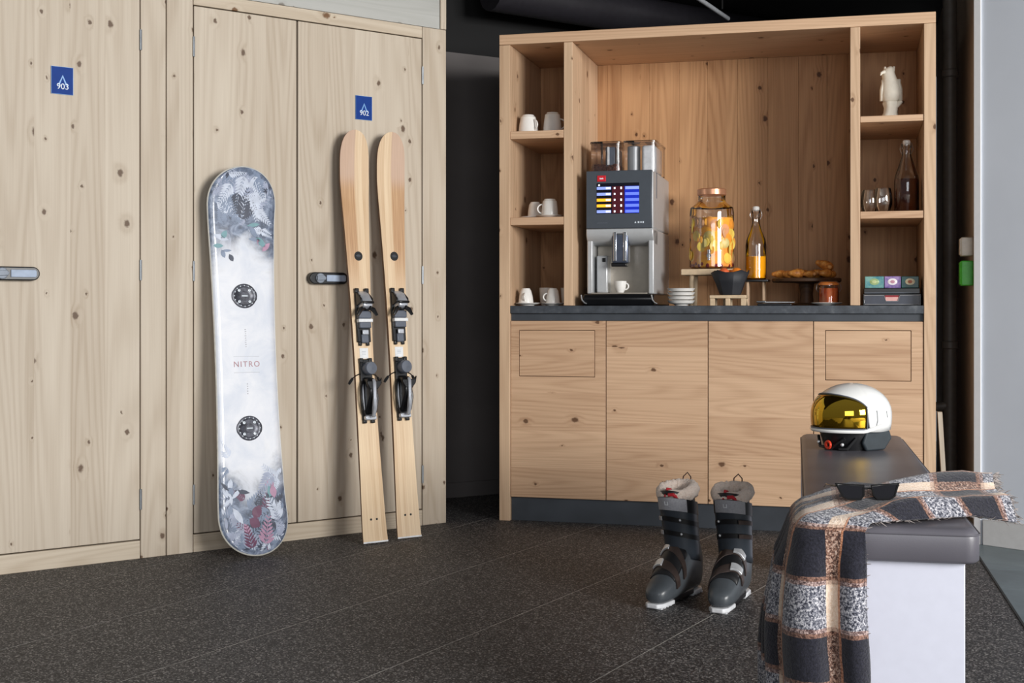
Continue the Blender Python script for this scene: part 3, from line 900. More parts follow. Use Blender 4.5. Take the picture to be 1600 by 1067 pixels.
MB().box(0.02, 0.300, 0.056, 1.89, 0.396, 0.4118).build('base_board', M['white'], bench, 0.002)
for y in (0.024, 1.896):
    MB().box(0.0, 0.308, y, y + 0.03, 0.0, 0.4115).build('leg_panel', M['panelwhite'], bench, 0.002)
MB().box(0.145, 0.165, 0.06, 1.89, 0.30, 0.395).build('stretcher', M['white'], bench, 0.002)

# ================================================================== SKI BOOTS
def fur_mat():
    t = NT('beige_fur')
    c = t.coord()
    n = t.noise(c, 160.0, 4.0, 0.7)
    n2 = t.noise(c, 25.0, 2.0)
    col = t.ramp(n, [(0.25, S(206, 178, 160)), (0.5, S(244, 226, 212)), (0.8, S(252, 244, 236))])
    t.put(t.b.inputs['Base Color'], t.mix(t.m2('MULTIPLY', n2, 0.5), col, S(230, 200, 180)))
    t.b.inputs['Roughness'].default_value = 0.95
    t.b.inputs['Sheen Weight'].default_value = 0.5
    t.bump(n, 1.0, 0.006)
    return t.m
M['fur'] = fur_mat()
M['bootshell'] = plain('boot_shell_grey', S(74, 79, 84), 0.32, var=0.03)
M['bootcuff'] = plain('boot_cuff_grey', S(54, 60, 68), 0.36, var=0.03)
M['bootblack'] = plain('boot_black', S(20, 20, 23), 0.45)
M['bootstrap'] = plain('strap_light_grey', S(158, 158, 164), 0.6, scale=200)
M['sole'] = plain('sole_white', S(220, 222, 226), 0.4)
M['bucklesilver'] = plain('buckle_silver', S(214, 216, 220), 0.26, 0.5)
M['buckledark'] = plain('buckle_bronze', S(78, 66, 62), 0.35, 0.5)
M['red'] = plain('red_webbing', S(176, 26, 38), 0.6)

LOWER = [(-0.152, 0.016, 0.085, 0.024), (-0.147, 0.031, 0.14, 0.016), (-0.125, 0.041, 0.20, 0.0135), (-0.075, 0.0455, 0.225, 0.0135), (-0.03, 0.047, 0.205, 0.0135), (0.015, 0.049, 0.168, 0.0135),
         (0.05, 0.0515, 0.136, 0.0135), (0.085, 0.0505, 0.102, 0.0135), (0.115, 0.0475, 0.084, 0.0135), (0.14, 0.041, 0.072, 0.015), (0.156, 0.031, 0.061, 0.019), (0.165, 0.016, 0.050, 0.024)]
def low_ring(x, hw, zt, zb, n=24, off=0.0):
    r = []
    for j in range(n):
        a = 2 * pi * j / n
        c, s_ = cos(a), sin(a)
        e = 2 / 2.7
        yy = math.copysign(abs(c) ** e, c) * (hw + off)
        if s_ > 0: yy *= 1 - 0.28 * s_ ** 2 * min(1, (zt - 0.05) / 0.10)
        zz = (zt + zb) / 2 + math.copysign(abs(s_) ** e, s_) * ((zt - zb) / 2 + off)
        r.append((x, yy, zz))
    return r
def low_at(x):
    for a, b in zip(LOWER[:-1], LOWER[1:]):
        if a[0] <= x <= b[0]:
            f = (x - a[0]) / (b[0] - a[0]); return tuple(a[k] + (b[k] - a[k]) * f for k in range(4))
    return LOWER[-1]
def cuff_ring(z, off=0.0, n=32):
    f = (z - 0.11) / 0.19
    cx = -0.062 + 0.045 * f
    hx, hy = 0.066 + 0.005 * f + off, 0.050 + 0.006 * f + off
    return [(cx + hx * cos(2 * pi * j / n), hy * sin(2 * pi * j / n), z + 0.022 * cos(2 * pi * j / n) * 0.8) for j in range(n)]
def cuff_band(mb, z0, z1, off, a0, a1, n=24, slope=0.0, m=0):
    """strap on the cuff from angle a0 to a1 (0 = front)"""
    pts = []
    for k in range(n + 1):
        a = a0 + (a1 - a0) * k / n
        row = []
        for z, o in ((z0, off - 0.004), (z0, off), (z1, off), (z1, off - 0.004)):
            f = (z - 0.11) / 0.19
            cx = -0.062 + 0.045 * f
            row.append((cx + (0.066 + 0.005 * f + o) * cos(a), (0.050 + 0.006 * f + o) * sin(a), z + 0.0176 * cos(a) + slope * sin(a)))
        pts.append(row)
    mb.loft(pts, m)

def make_boot(label, loc, rotz, out, seed):
    r3 = random.Random(seed)
    t = thing('ski_boot', label, 'boot', loc, rotz, 'pair of ski boots')
    t.scale = (1.0, 0.92, 1.0)
    sh = MB().loft([low_ring(*s_) for s_ in LOWER]).build('lower_shell', M['bootshell'], t, smooth=60, sub=1)
    # toe dark tint panel / instep overlap
    mb = MB()
    rows = []
    for x in (0.0, 0.02, 0.04, 0.06, 0.08, 0.098):
        x_, hw, zt, zb = low_at(x)
        ring = low_ring(x_, hw, zt, zb, 40, 0.0022)
        rows.append([ring[j] for j in range(3, 18)])
    mb.loft(rows, 0, False, False, closed=False)
    mb.build('instep_tongue', M['bootblack'], sh, smooth=60, solid=0.003)
    # cuff
    mb = MB()
    zs = [0.118, 0.14, 0.17, 0.20, 0.235, 0.27, 0.30]
    mb.loft([cuff_ring(z) for z in zs], cap0=False, cap1=False)
    cuff = mb.build('cuff', M['bootcuff'], t, smooth=60, solid=0.005)
    mb = MB()
    for s_ in (-1, 1):
        mb.M = Matrix.Translation((-0.055, s_ * 0.0505, 0.135)) @ Matrix.Rotation(-s_ * pi / 2, 4, 'X')
        mb.lathe([(0.009, -0.004), (0.009, 0.002), (0.006, 0.003), (0.0, 0.003)], n=14)
    mb.M = None
    mb.build('cuff_rivet', M['bucklesilver'], cuff)
    # black spine at the front of the cuff
    mb = MB(); cuff_band(mb, 0.135, 0.285, 0.0025, -0.42 - 0.25 * out, 0.42 - 0.25 * out, 10)
    mb.build('cuff_front', M['bootblack'], cuff, smooth=50)
    # sole
    for nm, x0, x1, w0, w1 in (('toe_sole', 0.075, 0.170, 0.036, 0.033), ('heel_sole', -0.157, -0.070, 0.031, 0.034)):
        mb = MB()
        mb.prism([(x0, -w0), (x1 - 0.018, -w1), (x1, -w1 * 0.55), (x1, w1 * 0.55), (x1 - 0.018, w1), (x0, w0)] if nm == 'toe_sole' else [(x0, -w0 * 0.6), (x0 + 0.02, -w0), (x1, -w1), (x1, w1), (x0 + 0.02, w0), (x0, w0 * 0.6)], 0.004, 0.0175, lambda a, b, d: (a, b, d))
        so = mb.build(nm, M['sole'], t, 0.003)
        mb = MB()
        for k in range(4):
            xx = x0 + 0.012 + k * 0.021
            mb.box(xx - 0.006, xx + 0.006, -0.028, 0.028, 0.0, 0.0045)
        mb.build('tread', M['sole'], so, 0.001)
    MB().box(-0.075, 0.08, -0.032, 0.032, 0.008, 0.028).build('mid_sole', M['bootblack'], t, 0.004)
    # lower straps + buckles
    for x in (0.022, 0.070):
        st = MB(); rows = []
        n = 40
        for j in range(0, 21):
            row = []
            for dx_, off in ((-0.010, 0.001), (-0.010, 0.0048), (0.010, 0.0048), (0.010, 0.001)):
                xs = x + dx_ + (0.030 * out * cos(2 * pi * j / n)) * -0.5
                q = low_at(xs)
                row.append(low_ring(q[0], q[1], q[2], q[3], n, off)[j])
            rows.append(row)
        st.loft(rows)
        st = st.build('buckle_strap', M['buckledark'], sh, smooth=50)
    for x in (0.022, 0.070):
        q = low_at(x - 0.010); j = 7 if out > 0 else 13
        # ladder buckle on the outer side
        for j0, lenj in ((5, 5),):
            mb = MB(); rows = []
            for i in range(8):
                jj = (3.0 + i * 0.8) if out > 0 else (17.0 - i * 0.8)
                row = []
                for dx_, off in ((-0.0085, 0.0045), (-0.0085, 0.0105), (0.0085, 0.0105), (0.0085, 0.0045)):
                    xs = x + dx_ + (0.030 * out * cos(2 * pi * jj / 40)) * -0.5
                    qq = low_at(xs)
                    a = 2 * pi * jj / 40; c, s_ = cos(a), sin(a); e = 2 / 2.7
                    yv = math.copysign(abs(c) ** e, c) * (qq[1] + off)
                    if s_ > 0: yv *= 1 - 0.28 * s_ ** 2 * min(1, (qq[2] - 0.05) / 0.10)
                    zv = (qq[2] + qq[3]) / 2 + math.copysign(abs(s_) ** e, s_) * ((qq[2] - qq[3]) / 2 + off)
                    row.append((xs, yv, zv))
                rows.append(row)
            mb.loft(rows)
            mb.build('buckle', M['bucklesilver'], sh, 0.001)
    # upper straps + buckles on the cuff
    for z in (0.195, 0.240):
        mb = MB(); cuff_band(mb, z - 0.008, z + 0.008, 0.0065, -1.9, 1.9, 24, 0.004 * out)
        st = mb.build('cuff_strap', M['bootblack'], cuff, smooth=50)
        mb = MB(); a = out * 1.0
        cuff_band(mb, z - 0.007, z + 0.006, 0.0125, a - 0.45, a + 0.45, 8, 0.004 * out)
        mb.build('cuff_buckle', M['bucklesilver'] if out < 0 else M['buckledark'], cuff, smooth=30)
        f = (z - 0.11) / 0.19
        a = -0.55 * out
        mb = MB().ball((-0.062 + 0.045 * f + (0.075 + 0.005 * f) * cos(a), (0.060 + 0.006 * f) * sin(a), z + 0.0176 * cos(a)), 0.0045, 10)
        mb.build('strap_pin', M['bucklesilver'], cuff)
    # power strap
    mb = MB(); cuff_band(mb, 0.268, 0.310, 0.007, -pi, pi, 40)
    ps = mb.build('power_strap', M['bootblack'], t, smooth=50)
    c0 = 0.25
    mb = MB(); cuff_band(mb, 0.269, 0.309, 0.0105, c0 - 1.0, c0 + 0.72, 20)
    mb.build('strap_patch', M['bootstrap'], ps, smooth=50)
    mb = MB(); cuff_band(mb, 0.284, 0.287, 0.0115, c0 - 0.42, c0 - 0.22, 4); cuff_band(mb, 0.287, 0.296, 0.0115, c0 - 0.42, c0 - 0.38, 3); cuff_band(mb, 0.287, 0.296, 0.0115, c0 - 0.26, c0 - 0.22, 3)
    mb.build('strap_emblem', M['sole'], ps)
    # liner: black inner sleeve, fur collar, tongue
    mb = MB(); mb.loft([cuff_ring(z, -0.007) for z in (0.26, 0.29, 0.318, 0.33)], cap0=True, cap1=False)
    li = mb.build('liner', M['bootblack'], t, smooth=60, solid=0.006)
    mb = MB(); nA, nB = 56, 16
    rings = []
    for i in range(nA):
        a = 2 * pi * i / nA
        zc = 0.340 - 0.012 * cos(a) * (1 if cos(a) > 0 else 0.5)
        R = (0.056 if cos(a) > 0 else 0.062, 0.052); cx = -0.012
        rr = 0.0195 - 0.006 * max(0, cos(a)) ** 2
        ring = []
        for j in range(nB):
            b = 2 * pi * j / nB
            q = rr * (1 + r3.uniform(-0.13, 0.16))
            ring.append((cx + (R[0] + q * cos(b)) * cos(a), (R[1] + q * cos(b)) * sin(a), zc + q * 1.15 * sin(b)))
        rings.append(ring)
    rings.append(rings[0])
    mb.loft(rings, 0, False, False)
    fc = mb.build('fur_collar', M['fur'], li, smooth=80)
    mb = MB(); rows = []
    for i in range(10):
        f = i / 9; a = (f - 0.5) * 1.9
        row = []
        for j in range(10):
            b = 2 * pi * j / 10
            q = 0.012 * (1 + r3.uniform(-0.12, 0.15))
            row.append((0.030 * cos(a) + 0.012 + q * cos(b), 0.038 * sin(a), 0.333 + q * 1.3 * sin(b)))
        rows.append(row)
    mb.loft(rows)
    mb.build('fur_tongue', M['fur'], li, smooth=80)
    mb = MB()
    mb.tube([(0.030 + 0.020, -0.016, 0.3), (0.056, -0.012, 0.325), (0.046, -0.008, 0.352), (0.025, -0.006, 0.346)], 0.0045, 8)
    mb.tube([(0.040, 0.036, 0.318), (0.056, 0.018, 0.336), (0.058, 0.002, 0.334)], 0.006, 8)
    mb.build('red_pull_tab', M['red'], li)
    mb = MB()
    mb.tube([(-0.075, -0.016, 0.335), (-0.085, -0.014, 0.375), (-0.088, 0.0, 0.388), (-0.085, 0.014, 0.375), (-0.075, 0.016, 0.335)], 0.0022, 6)
    mb.build('pull_loop', plain('loop_brown', S(60, 40, 34), 0.7), li)
    return t
def place_boot(label, toe, heel, out, seed):
    d = (toe[0] - heel[0], toe[1] - heel[1]); a = math.atan2(d[1], d[0])
    c = (toe[0] - cos(a) * 0.165, toe[1] - sin(a) * 0.165, 0.0)
    return make_boot(label, c, a, out, seed)
place_boot('grey ski boot with beige fur collar, smooth side to the camera', (0.425, 3.965), (0.578, 4.21), -1, 3)
place_boot('grey ski boot with beige fur collar, silver buckles to the camera', (0.612, 3.905), (0.728, 4.17), 1, 5)
# ================================================================== HELMET
M['helmwhite'] = plain('helmet_white_gloss', S(240, 240, 238), 0.18, var=0.005, coat=0.6)
M['helmline'] = plain('helmet_seam_grey', S(120, 124, 128), 0.4)
def visor_mat():
    t = NT('gold_mirror_visor')
    x, y, z = t.sep(t.coord())[0:3]
    t.put(t.b.inputs['Base Color'], t.ramp(z, [(0.05, S(150, 112, 20)), (0.16, S(214, 176, 60))]))
    t.b.inputs['Metallic'].default_value = 1.0
    t.b.inputs['Roughness'].default_value = 0.04
    return t.m
hp = bench_pt(0.148, 1.48, 0.481)
hel = thing('ski_helmet', 'white ski helmet with gold mirrored visor on the far end of bench', 'helmet', hp, radians(-152))
hel.scale = (0.96, 0.96, 0.96)
HA, HB, HZ = 0.134, 0.114, 0.092
def hs_(phi, z, k=1.0):
    """shell point at azimuth phi and height z (0.02..0.192)"""
    f = (z - HZ) / (0.193 - HZ) if z > HZ else (z - HZ) / 0.125
    rr = sqrt(max(0.0, 1 - min(1.0, abs(f)) ** (2.15 if z > HZ else 2.0)))
    if z < HZ: rr = 1 - 0.16 * f * f * 1.4
    return (HA * rr * k * cos(phi) - 0.004, HB * rr * k * sin(phi), z + 0.016)
PV = radians(74)
def rim_low(phi):
    a = abs((phi + pi) % (2 * pi) - pi)
    return 0.040 + 0.012 * max(0, (a - radians(100)) / radians(80)) + 0.004 * (1 + cos(a))
def vis_top(phi):
    a = min(1, abs(phi) / PV)
    return 0.162 - 0.022 * a ** 2.2 - 0.016 * a ** 8
mb = MB(); n = 72; rows = []
for i in range(n + 1):
    phi = -pi + 2 * pi * i / n
    zl = rim_low(phi)
    if abs(phi) < PV + 0.02: zl = vis_top(phi) - 0.006
    row = []
    for j in range(15):
        f = j / 14
        z = zl + (0.1929 - zl) * (1 - (1 - f) ** 2)
        row.append(hs_(phi, z))
    rows.append(row)
mb.loft(rows, 0, False, False, closed=False)
mb.build('shell', M['helmwhite'], hel, smooth=50, solid=0.010)
mb = MB()
mb.grid(40, 12, lambda a, b: hs_(-PV + 2 * PV * a, (rim_low(0) + 0.006) + (vis_top(-PV + 2 * PV * a) - rim_low(0) - 0.006) * b, 1.025))
vis = mb.build('visor', visor_mat(), hel, smooth=60)
md = vis.modifiers.new('thick', 'SOLIDIFY'); md.thickness = 0.003; md.offset = -1
# dark gasket round the visor, white frame under it
edge = [hs_(-PV + 2 * PV * i / 30, vis_top(-PV + 2 * PV * i / 30), 1.027) for i in range(31)] + [hs_(PV, vis_top(PV) + (rim_low(0) + 0.006 - vis_top(PV)) * i / 8, 1.027) for i in range(1, 9)] \
     + [hs_(PV - 2 * PV * i / 30, rim_low(0) + 0.006, 1.027) for i in range(1, 31)] + [hs_(-PV, rim_low(0) + 0.006 + (vis_top(-PV) - rim_low(0) - 0.006) * i / 8, 1.027) for i in range(1, 8)]
MB().tube(edge, 0.0024, 6, closed=True).build('visor_gasket', M['bindgrey'], vis)
fr_ = [hs_(-radians(98) + 2 * radians(98) * i / 40, rim_low(0) - 0.001 + 0.010 * max(0, abs(i / 20 - 1) - 0.72) * 6, 1.025) for i in range(41)]
MB().tube(fr_, [0.006 + 0.006 * max(0, abs(i / 20 - 1) - 0.7) for i in range(41)], 8).build('visor_frame', M['helmwhite'], hel)
mb = MB()
for s_ in (-1, 1):
    mb.tube([hs_(s_ * radians(88), 0.055, 1.004), hs_(s_ * radians(91), 0.08, 1.004), hs_(s_ * radians(90), 0.112, 1.004)], 0.0018, 6)
    mb.tube([hs_(s_ * radians(112), 0.088, 1.004), hs_(s_ * radians(111), 0.108, 1.004)], 0.0012, 6)
mb.build('shell_seam', M['helmline'], hel)
# padding, ear pads, straps, buckle
mb = MB()
mb.lathe([(0.070, 0.004), (0.080, 0.0), (0.088, 0.025), (0.098, 0.06), (0.104, 0.09), (0.07, 0.09)], -0.006, 0, 40, sx=1.12, sy=0.98)
mb.build('padding', M['bootblack'], hel, smooth=60)
for s_ in (-1, 1):
    mb = MB()
    mb.prism([(-0.055, 0.001), (0.02, 0.0), (0.035, 0.02), (0.02, 0.05), (-0.075, 0.05), (-0.085, 0.03)], s_ * 0.082, s_ * 0.096, lambda a, b, d: (a, d, b * 1.25))
    mb.build('ear_pad', plain('ear_pad_grey', S(44, 52, 58), 0.6), hel, 0.005)
mb = MB()
mb.tube([(0.085, -0.055, 0.04), (0.100, -0.03, 0.010), (0.100, 0.02, 0.006), (0.08, 0.06, 0.04)], 0.005, 8)
mb.tube([(0.05, 0.08, 0.04), (0.075, 0.065, 0.006), (0.09, 0.045, 0.006)], 0.005, 8)
mb.build('chin_strap', M['bootblack'], hel)
mb = MB()
mb.tube([(0.106 + 0.004, 0.018 + 0.011 * cos(a), 0.018 + 0.011 * sin(a)) for a in [2 * pi * i / 12 for i in range(12)]], 0.0042, 8, closed=True)
mb.build('buckle', plain('buckle_orange_red', S(226, 66, 38), 0.35), hel)
mb = MB()
mb.ball((0.086, 0.056, 0.020), 0.006, 10); mb.ball((0.098, -0.040, 0.022), 0.0055, 10)
mb.build('strap_slider', M['bucklesilver'], hel)

# ================================================================== BLANKET
HANG, S_W = 0.445, 0.66
def E_path(s):
    """where the cloth crosses the pad edge, s=0 far on the left side, s=1 near end; returns x,y,outward normal"""
    d = s * 0.40
    if d < 0.26:
        return (-0.010, 0.285 - d, -1.0, 0.0)
    if d < 0.30:
        a = (d - 0.26) / 0.04 * pi / 2
        return (0.015 - 0.025 * cos(a), 0.025 - 0.035 * sin(a), -cos(a), -sin(a))
    return (0.015 + (d - 0.30), -0.010, 0.0, -1.0)
def fold(s): return 0.5 + 0.5 * cos(2 * pi * (s * S_W / 0.135 + 0.611 - 0.25))
def top_z(s, q):
    env = min(1.0, s / 0.12, (1 - s) / 0.10)
    r = 0.012 + 0.020 * (0.5 + 0.5 * sin(2 * pi * (2.1 * s + 0.22 * q) + 0.4)) + 0.026 * sin(pi * s) * (0.5 + 0.7 * q)
    r += 0.006 * sin(9 * q + 5 * s) 
    r += 0.016 * max(0.0, (q - 0.55) / 0.45) * sin(pi * min(1, s * 1.15))
    r *= min(1.0, 0.25 + q * 3.0)
    return 0.484 + 0.003 + max(0, env) * r
def R_path(s):
    return (0.415 + 0.014 * sin(7 * s) - 0.05 * (1 - s) ** 2, 0.45 - 0.27 * s)
def blanket_pt(t, s):
    ex, ey, nx, ny = E_path(s)
    if t < 0.5:
        f = t / 0.5                       # 0 bottom .. 1 edge
        z = 0.022 + (0.470 - 0.022) * f
        dn = (1 - f)
        flare = 0.012 + (0.004 + 0.034 * fold(s) * min(1, 0.55 + dn)) * min(1, 0.15 + dn * 5.0) + 0.030 * dn * (1 - s)
        lean = 0.02 * dn * (1 - s)
        return (ex + nx * (flare + lean) + 0.008 * sin(8 * dn + 3 * s) * dn, ey + ny * flare, z)
    q = (t - 0.5) / 0.5
    rx, ry = R_path(s)
    if q < 0.12:                          # roll over the pad edge
        k = q / 0.12
        a = k * pi / 2
        return (ex + nx * 0.012 * cos(a) + (rx - ex) * 0.05 * k, ey + ny * 0.012 * cos(a) + (ry - ey) * 0.05 * k, 0.470 + (top_z(s, 0.0) - 0.470) * sin(a))
    k = (q - 0.12) / 0.88
    x = ex + (rx - ex) * (0.05 + 0.95 * k); y = ey + (ry - ey) * (0.05 + 0.95 * k)
    z = top_z(s, k)
    if x > 0.335: z -= 0.35 * (x - 0.335) ** 1.0 * (0.6 if s > 0.3 else 0.25)
    return (x, y, z)
def cloth_mat():
    t = NT('checked_boucle_wool')
    at = t.n('ShaderNodeAttribute', attribute_name='cloth')
    u, v, _ = t.sep(at.outputs['Vector'])[0:3]
    c = t.coord()
    bou = t.noise(c, 210.0, 3.0, 0.75)
    wob = t.m2('MULTIPLY', t.m2('SUBTRACT', t.noise(c, 14.0, 2.0), 0.5), 0.012)
    def band(w, P, ph):
        return t.m2('FRACT', t.m2('ADD', t.m2('DIVIDE', t.m2('ADD', w, wob), P), ph))
    pu, pv_ = band(u, 0.208, 0.24), band(v, 0.135, 0.611)
    au, av = t.m2('GREATER_THAN', pu, 0.5), t.m2('GREATER_THAN', pv_, 0.56)
    speck = t.m2('GREATER_THAN', bou, 0.5)
    black = t.ramp(bou, [(0.3, S(20, 20, 28)), (0.75, S(50, 50, 62))])
    grey = t.ramp(bou, [(0.40, S(44, 46, 58)), (0.5, S(118, 120, 132)), (0.62, S(214, 212, 216))])
    brown = t.ramp(bou, [(0.40, S(58, 42, 40)), (0.52, S(140, 104, 88)), (0.64, S(206, 182, 166))])
    cream = t.ramp(bou, [(0.3, S(216, 186, 160)), (0.7, S(242, 226, 210))])
    a = t.mix(au, black, grey)
    b = t.mix(au, brown, cream)
    col = t.mix(av, a, b)
    # thin orange bands at the block borders
    def line(p, w):
        d1 = t.m2('ABSOLUTE', t.m2('SUBTRACT', p, 0.5)); d2 = t.m2('MINIMUM', p, t.m2('SUBTRACT', 1.0, p))
        return t.m2('LESS_THAN', t.m2('MINIMUM', d1, d2), w)
    ol = t.m2('MULTIPLY', line(pv_, 0.050), av)
    oc = t.ramp(bou, [(0.35, S(150, 92, 62)), (0.65, S(222, 158, 120))])
    col = t.mix(t.m2('MULTIPLY', ol, 0.85), col, oc)
    ol2 = t.m2('MULTIPLY', line(pu, 0.040), 0.55)
    col = t.mix(ol2, col, t.ramp(bou, [(0.4, S(90, 60, 50)), (0.6, S(198, 150, 126))]))
    t.put(t.b.inputs['Base Color'], col)
    t.b.inputs['Roughness'].default_value = 0.95
    t.b.inputs['Specular IOR Level'].default_value = 0.15
    t.b.inputs['Sheen Weight'].default_value = 0.3
    t.bump(bou, 0.8, 0.004)
    return t.m
M['cloth'] = cloth_mat()
bl = thing('checked_blanket', 'checked black, grey and cream wool blanket draped over the near bench end', 'blanket', bench_pt(0, 0, 0), BR)
NU, NV = 96, 110
mb = MB().grid(NU, NV, lambda a, b: blanket_pt(a, b))
cl_o = mb.build('cloth', M['cloth'], bl, smooth=80)
att = cl_o.data.attributes.new('cloth', 'FLOAT_VECTOR', 'POINT')
vals = []
for i in range(NU + 1):
    for j in range(NV + 1):
        t_, s_ = i / NU, j / NV
        vals += [t_ * 2 * 0.46, s_ * S_W, 0.0]
att.data.foreach_set('vector', vals)
md = cl_o.modifiers.new('thick', 'SOLIDIFY'); md.thickness = 0.007; md.offset = 1
fg = MB(); r4 = random.Random(4)
for k in range(150):
    s_ = (k + r4.random()) / 150
    p = Vector(blanket_pt(1.0, s_)); d = Vector((r4.uniform(0.4, 1.0), r4.uniform(-0.4, 0.5), r4.uniform(-0.7, 0.75))).normalized() * r4.uniform(0.012, 0.026)
    fg.tube([p - d * 0.1, p + d * 0.55, p + d + Vector((0, 0, -0.004))], [0.0013, 0.001, 0.0004], 4)
for k in range(130):
    t_ = r4.random(); s_ = r4.choice((0.0, 1.0))
    p = Vector(blanket_pt(t_, s_)); out_ = Vector((-0.2, 0.8, 0.5)) if s_ == 0 else Vector((0.8, -0.6, 0.1))
    d = (out_ + Vector((r4.uniform(-0.5, 0.5), r4.uniform(-0.5, 0.5), r4.uniform(-0.6, 0.5)))).normalized() * r4.uniform(0.006, 0.014)
    fg.tube([p - d * 0.1, p + d * 0.55, p + d], [0.0011, 0.0009, 0.0004], 4)
fo = fg.build('fringe', [plain('fringe_wool', S(168, 158, 154), 0.95, var=0.3, scale=60)], bl)
fo['kind'] = 'stuff'

# ================================================================== SUNGLASSES (lying on the blanket)
sgx, sgy = 0.128, 0.070
def top_at(x, y):
    best, bz = 9, 0.5
    for i in range(56, 97, 2):
        for j in range(0, 111, 3):
            p = blanket_pt(i / 96, j / 110)
            d = (p[0] - x) ** 2 + (p[1] - y) ** 2
            if d < best: best, bz = d, p[2]
    return bz
hz = max(top_at(sgx + a, sgy + b) - k for a in (-0.05, 0, 0.05) for b, k in ((0.0, 0.004), (0.05, 0.026), (0.10, 0.022)))
sg = thing('sunglasses', 'black angular sunglasses lying on the checked blanket', 'sunglasses', bench_pt(sgx, sgy, hz + 0.007), BR + radians(14))
sg.scale = (0.9, 0.9, 0.88)
M['lens'] = plain('dark_lens', S(26, 26, 30), 0.08, var=0.01)
tilt = Matrix.Rotation(radians(-22), 4, 'X')
def lens_shape(sx, g=0.0):
    pts = [(0.010 - g, 0.030 + g), (0.069 + g * 1.6, 0.0345 + g), (0.058 + g, 0.006 - g * 0.4), (0.048, 0.0 - g), (0.018, 0.0 - g), (0.012 - g, 0.008)]
    return [(sx * a, b) for a, b in pts]
for sx in (-1, 1):
    outer, inner = lens_shape(sx, 0.0028), lens_shape(sx, -0.0012)
    mb = MB(tilt)
    k = len(outer); vs = []
    for y in (-0.002, 0.002):
        vs += [(a, y, b) for a, b in outer] + [(a, y, b) for a, b in inner]
    fs = []
    for i in range(k):
        j = (i + 1) % k
        fs += [(i, j, k + j, k + i), (2 * k + i, 3 * k + i, 3 * k + j, 2 * k + j), (i, 2 * k + i, 2 * k + j, j), (k + i, k + j, 3 * k + j, 3 * k + i)]
    mb.add(vs, fs).build('rim', M['blackgloss'], sg, 0.0006)
    MB(tilt).prism(inner, -0.0008, 0.0008, lambda a, b, d: (a, d, b)).build('lens', M['lens'], sg)
    mb = MB(tilt)
    mb.tube([(sx * 0.070, 0.0, 0.032), (sx * 0.0725, 0.004, 0.032), (sx * 0.072, 0.05, 0.045), (sx * 0.068, 0.09, 0.058), (sx * 0.064, 0.125, 0.060)], [0.0022, 0.0022, 0.002, 0.002, 0.0018], 6)
    mb.build('temple', M['blackgloss'], sg)
mb = MB(tilt)
mb.tube([(-0.013, 0, 0.021), (-0.006, 0.001, 0.025), (0.006, 0.001, 0.025), (0.013, 0, 0.021)], 0.0022, 6)
mb.build('bridge', M['blackgloss'], sg)

# ================================================================== RECESS: pipe, wall boxes, leaning lath
pipe = thing('drain_pipe', 'dark vertical pipe in the recess right of the cabinet', 'pipe', (1.842, 5.52, 0.0))
mb = MB().lathe([(0.029, 0.0), (0.029, 2.49)], n=20)
pm = plain('dark_pipe', S(84, 78, 72), 0.5)
mb.build('pipe_tube', pm, pipe)
for z in (0.74, 1.88):
    MB().lathe([(0.029, 0.0), (0.0345, 0.004), (0.0345, 0.03), (0.029, 0.034)], n=20, z0=z, cap0=False, cap1=False).build('pipe_collar', pm, pipe)
MB().tube([(0.0, 0.0, 0.52), (-0.02, 0.0, 0.50), (-0.045, 0.01, 0.497), (-0.055, 0.015, 0.497)], 0.02, 12).build('pipe_branch', pm, pipe)
def retpt(d, off):  # on the return wall: distance back from the corner, offset towards the cabinet
    return (rc[0] + 0.2504 * d - 0.968 * off, rc[1] + 0.968 * d + 0.2504 * off)
def wall_box(name, label, z0, z1, mat, lip):
    p = retpt(0.10, 0.002)
    t = thing(name, label, 'wall box', (p[0], p[1], z0), CAB_ROT)
    MB().box(-0.046, 0.0, -0.035, 0.035, 0.0, z1 - z0).build('casing', mat, t, 0.004)
    MB().box(-0.050, -0.046, -0.030, 0.030, 0.005, z1 - z0 - 0.005).build('front_cover', lip, t, 0.002)
wall_box('call_point_box', 'cream white wall box above the green one in the recess', 1.117, 1.190, plain('cream_plastic', S(226, 214, 198), 0.4), plain('cream_cover', S(232, 222, 208), 0.4))
wall_box('emergency_box', 'bright green wall box below the cream one in the recess', 1.0, 1.098, plain('signal_green', S(76, 196, 56), 0.4), plain('signal_green_cover', S(92, 208, 66), 0.4))
MB_l = MB()
b_, t__ = cab_pt(1.832, 0.02, 0.003), cab_pt(1.804, 0.03, 0.50)
mbv = []
for p in (b_, t__):
    c = Vector(p); ax = Vector((0.968, -0.2504, 0)); ay = Vector((0.2504, 0.968, 0))
    mbv.append([tuple(c + ax * a + ay * b) for a, b in ((-0.009, -0.02), (0.009, -0.02), (0.009, 0.02), (-0.009, 0.02))])
MB_l.loft(mbv)
tag(MB_l.build('wooden_lath', M['locker_v'], bevel=0.001), 'short pale wooden lath leaning on the right cabinet side', 'lath')

# ceiling rail with a small spotlight body, duct edge
rail = thing('ceiling_rail', 'grey metal rail slanting under the black ceiling above the cabinet', 'rail', (0, 0, 0))
MB().tube([(0.78, 5.80, 2.31), (1.05, 6.38, 2.32)], 0.011, 10).build('rail_tube', plain('rail_grey', S(190, 194, 200), 0.35, 0.0), rail)
for p in ((0.85, 5.72, 2.31), (0.99, 6.18, 2.32)):
    MB().tube([p, (p[0], p[1], 2.499)], 0.004, 6).build('hanger', M['black'], rail)
duct = thing('ventilation_duct', 'dark ventilation duct running along the black ceiling', 'duct', (0, 0, 0))
dm = plain('duct_dark', S(46, 44, 50), 0.5)
MB().tube([(-0.10, 6.15, 2.40), (0.75, 6.75, 2.40), (2.1, 7.7, 2.40)], 0.095, 16).build('duct_tube', dm, duct)
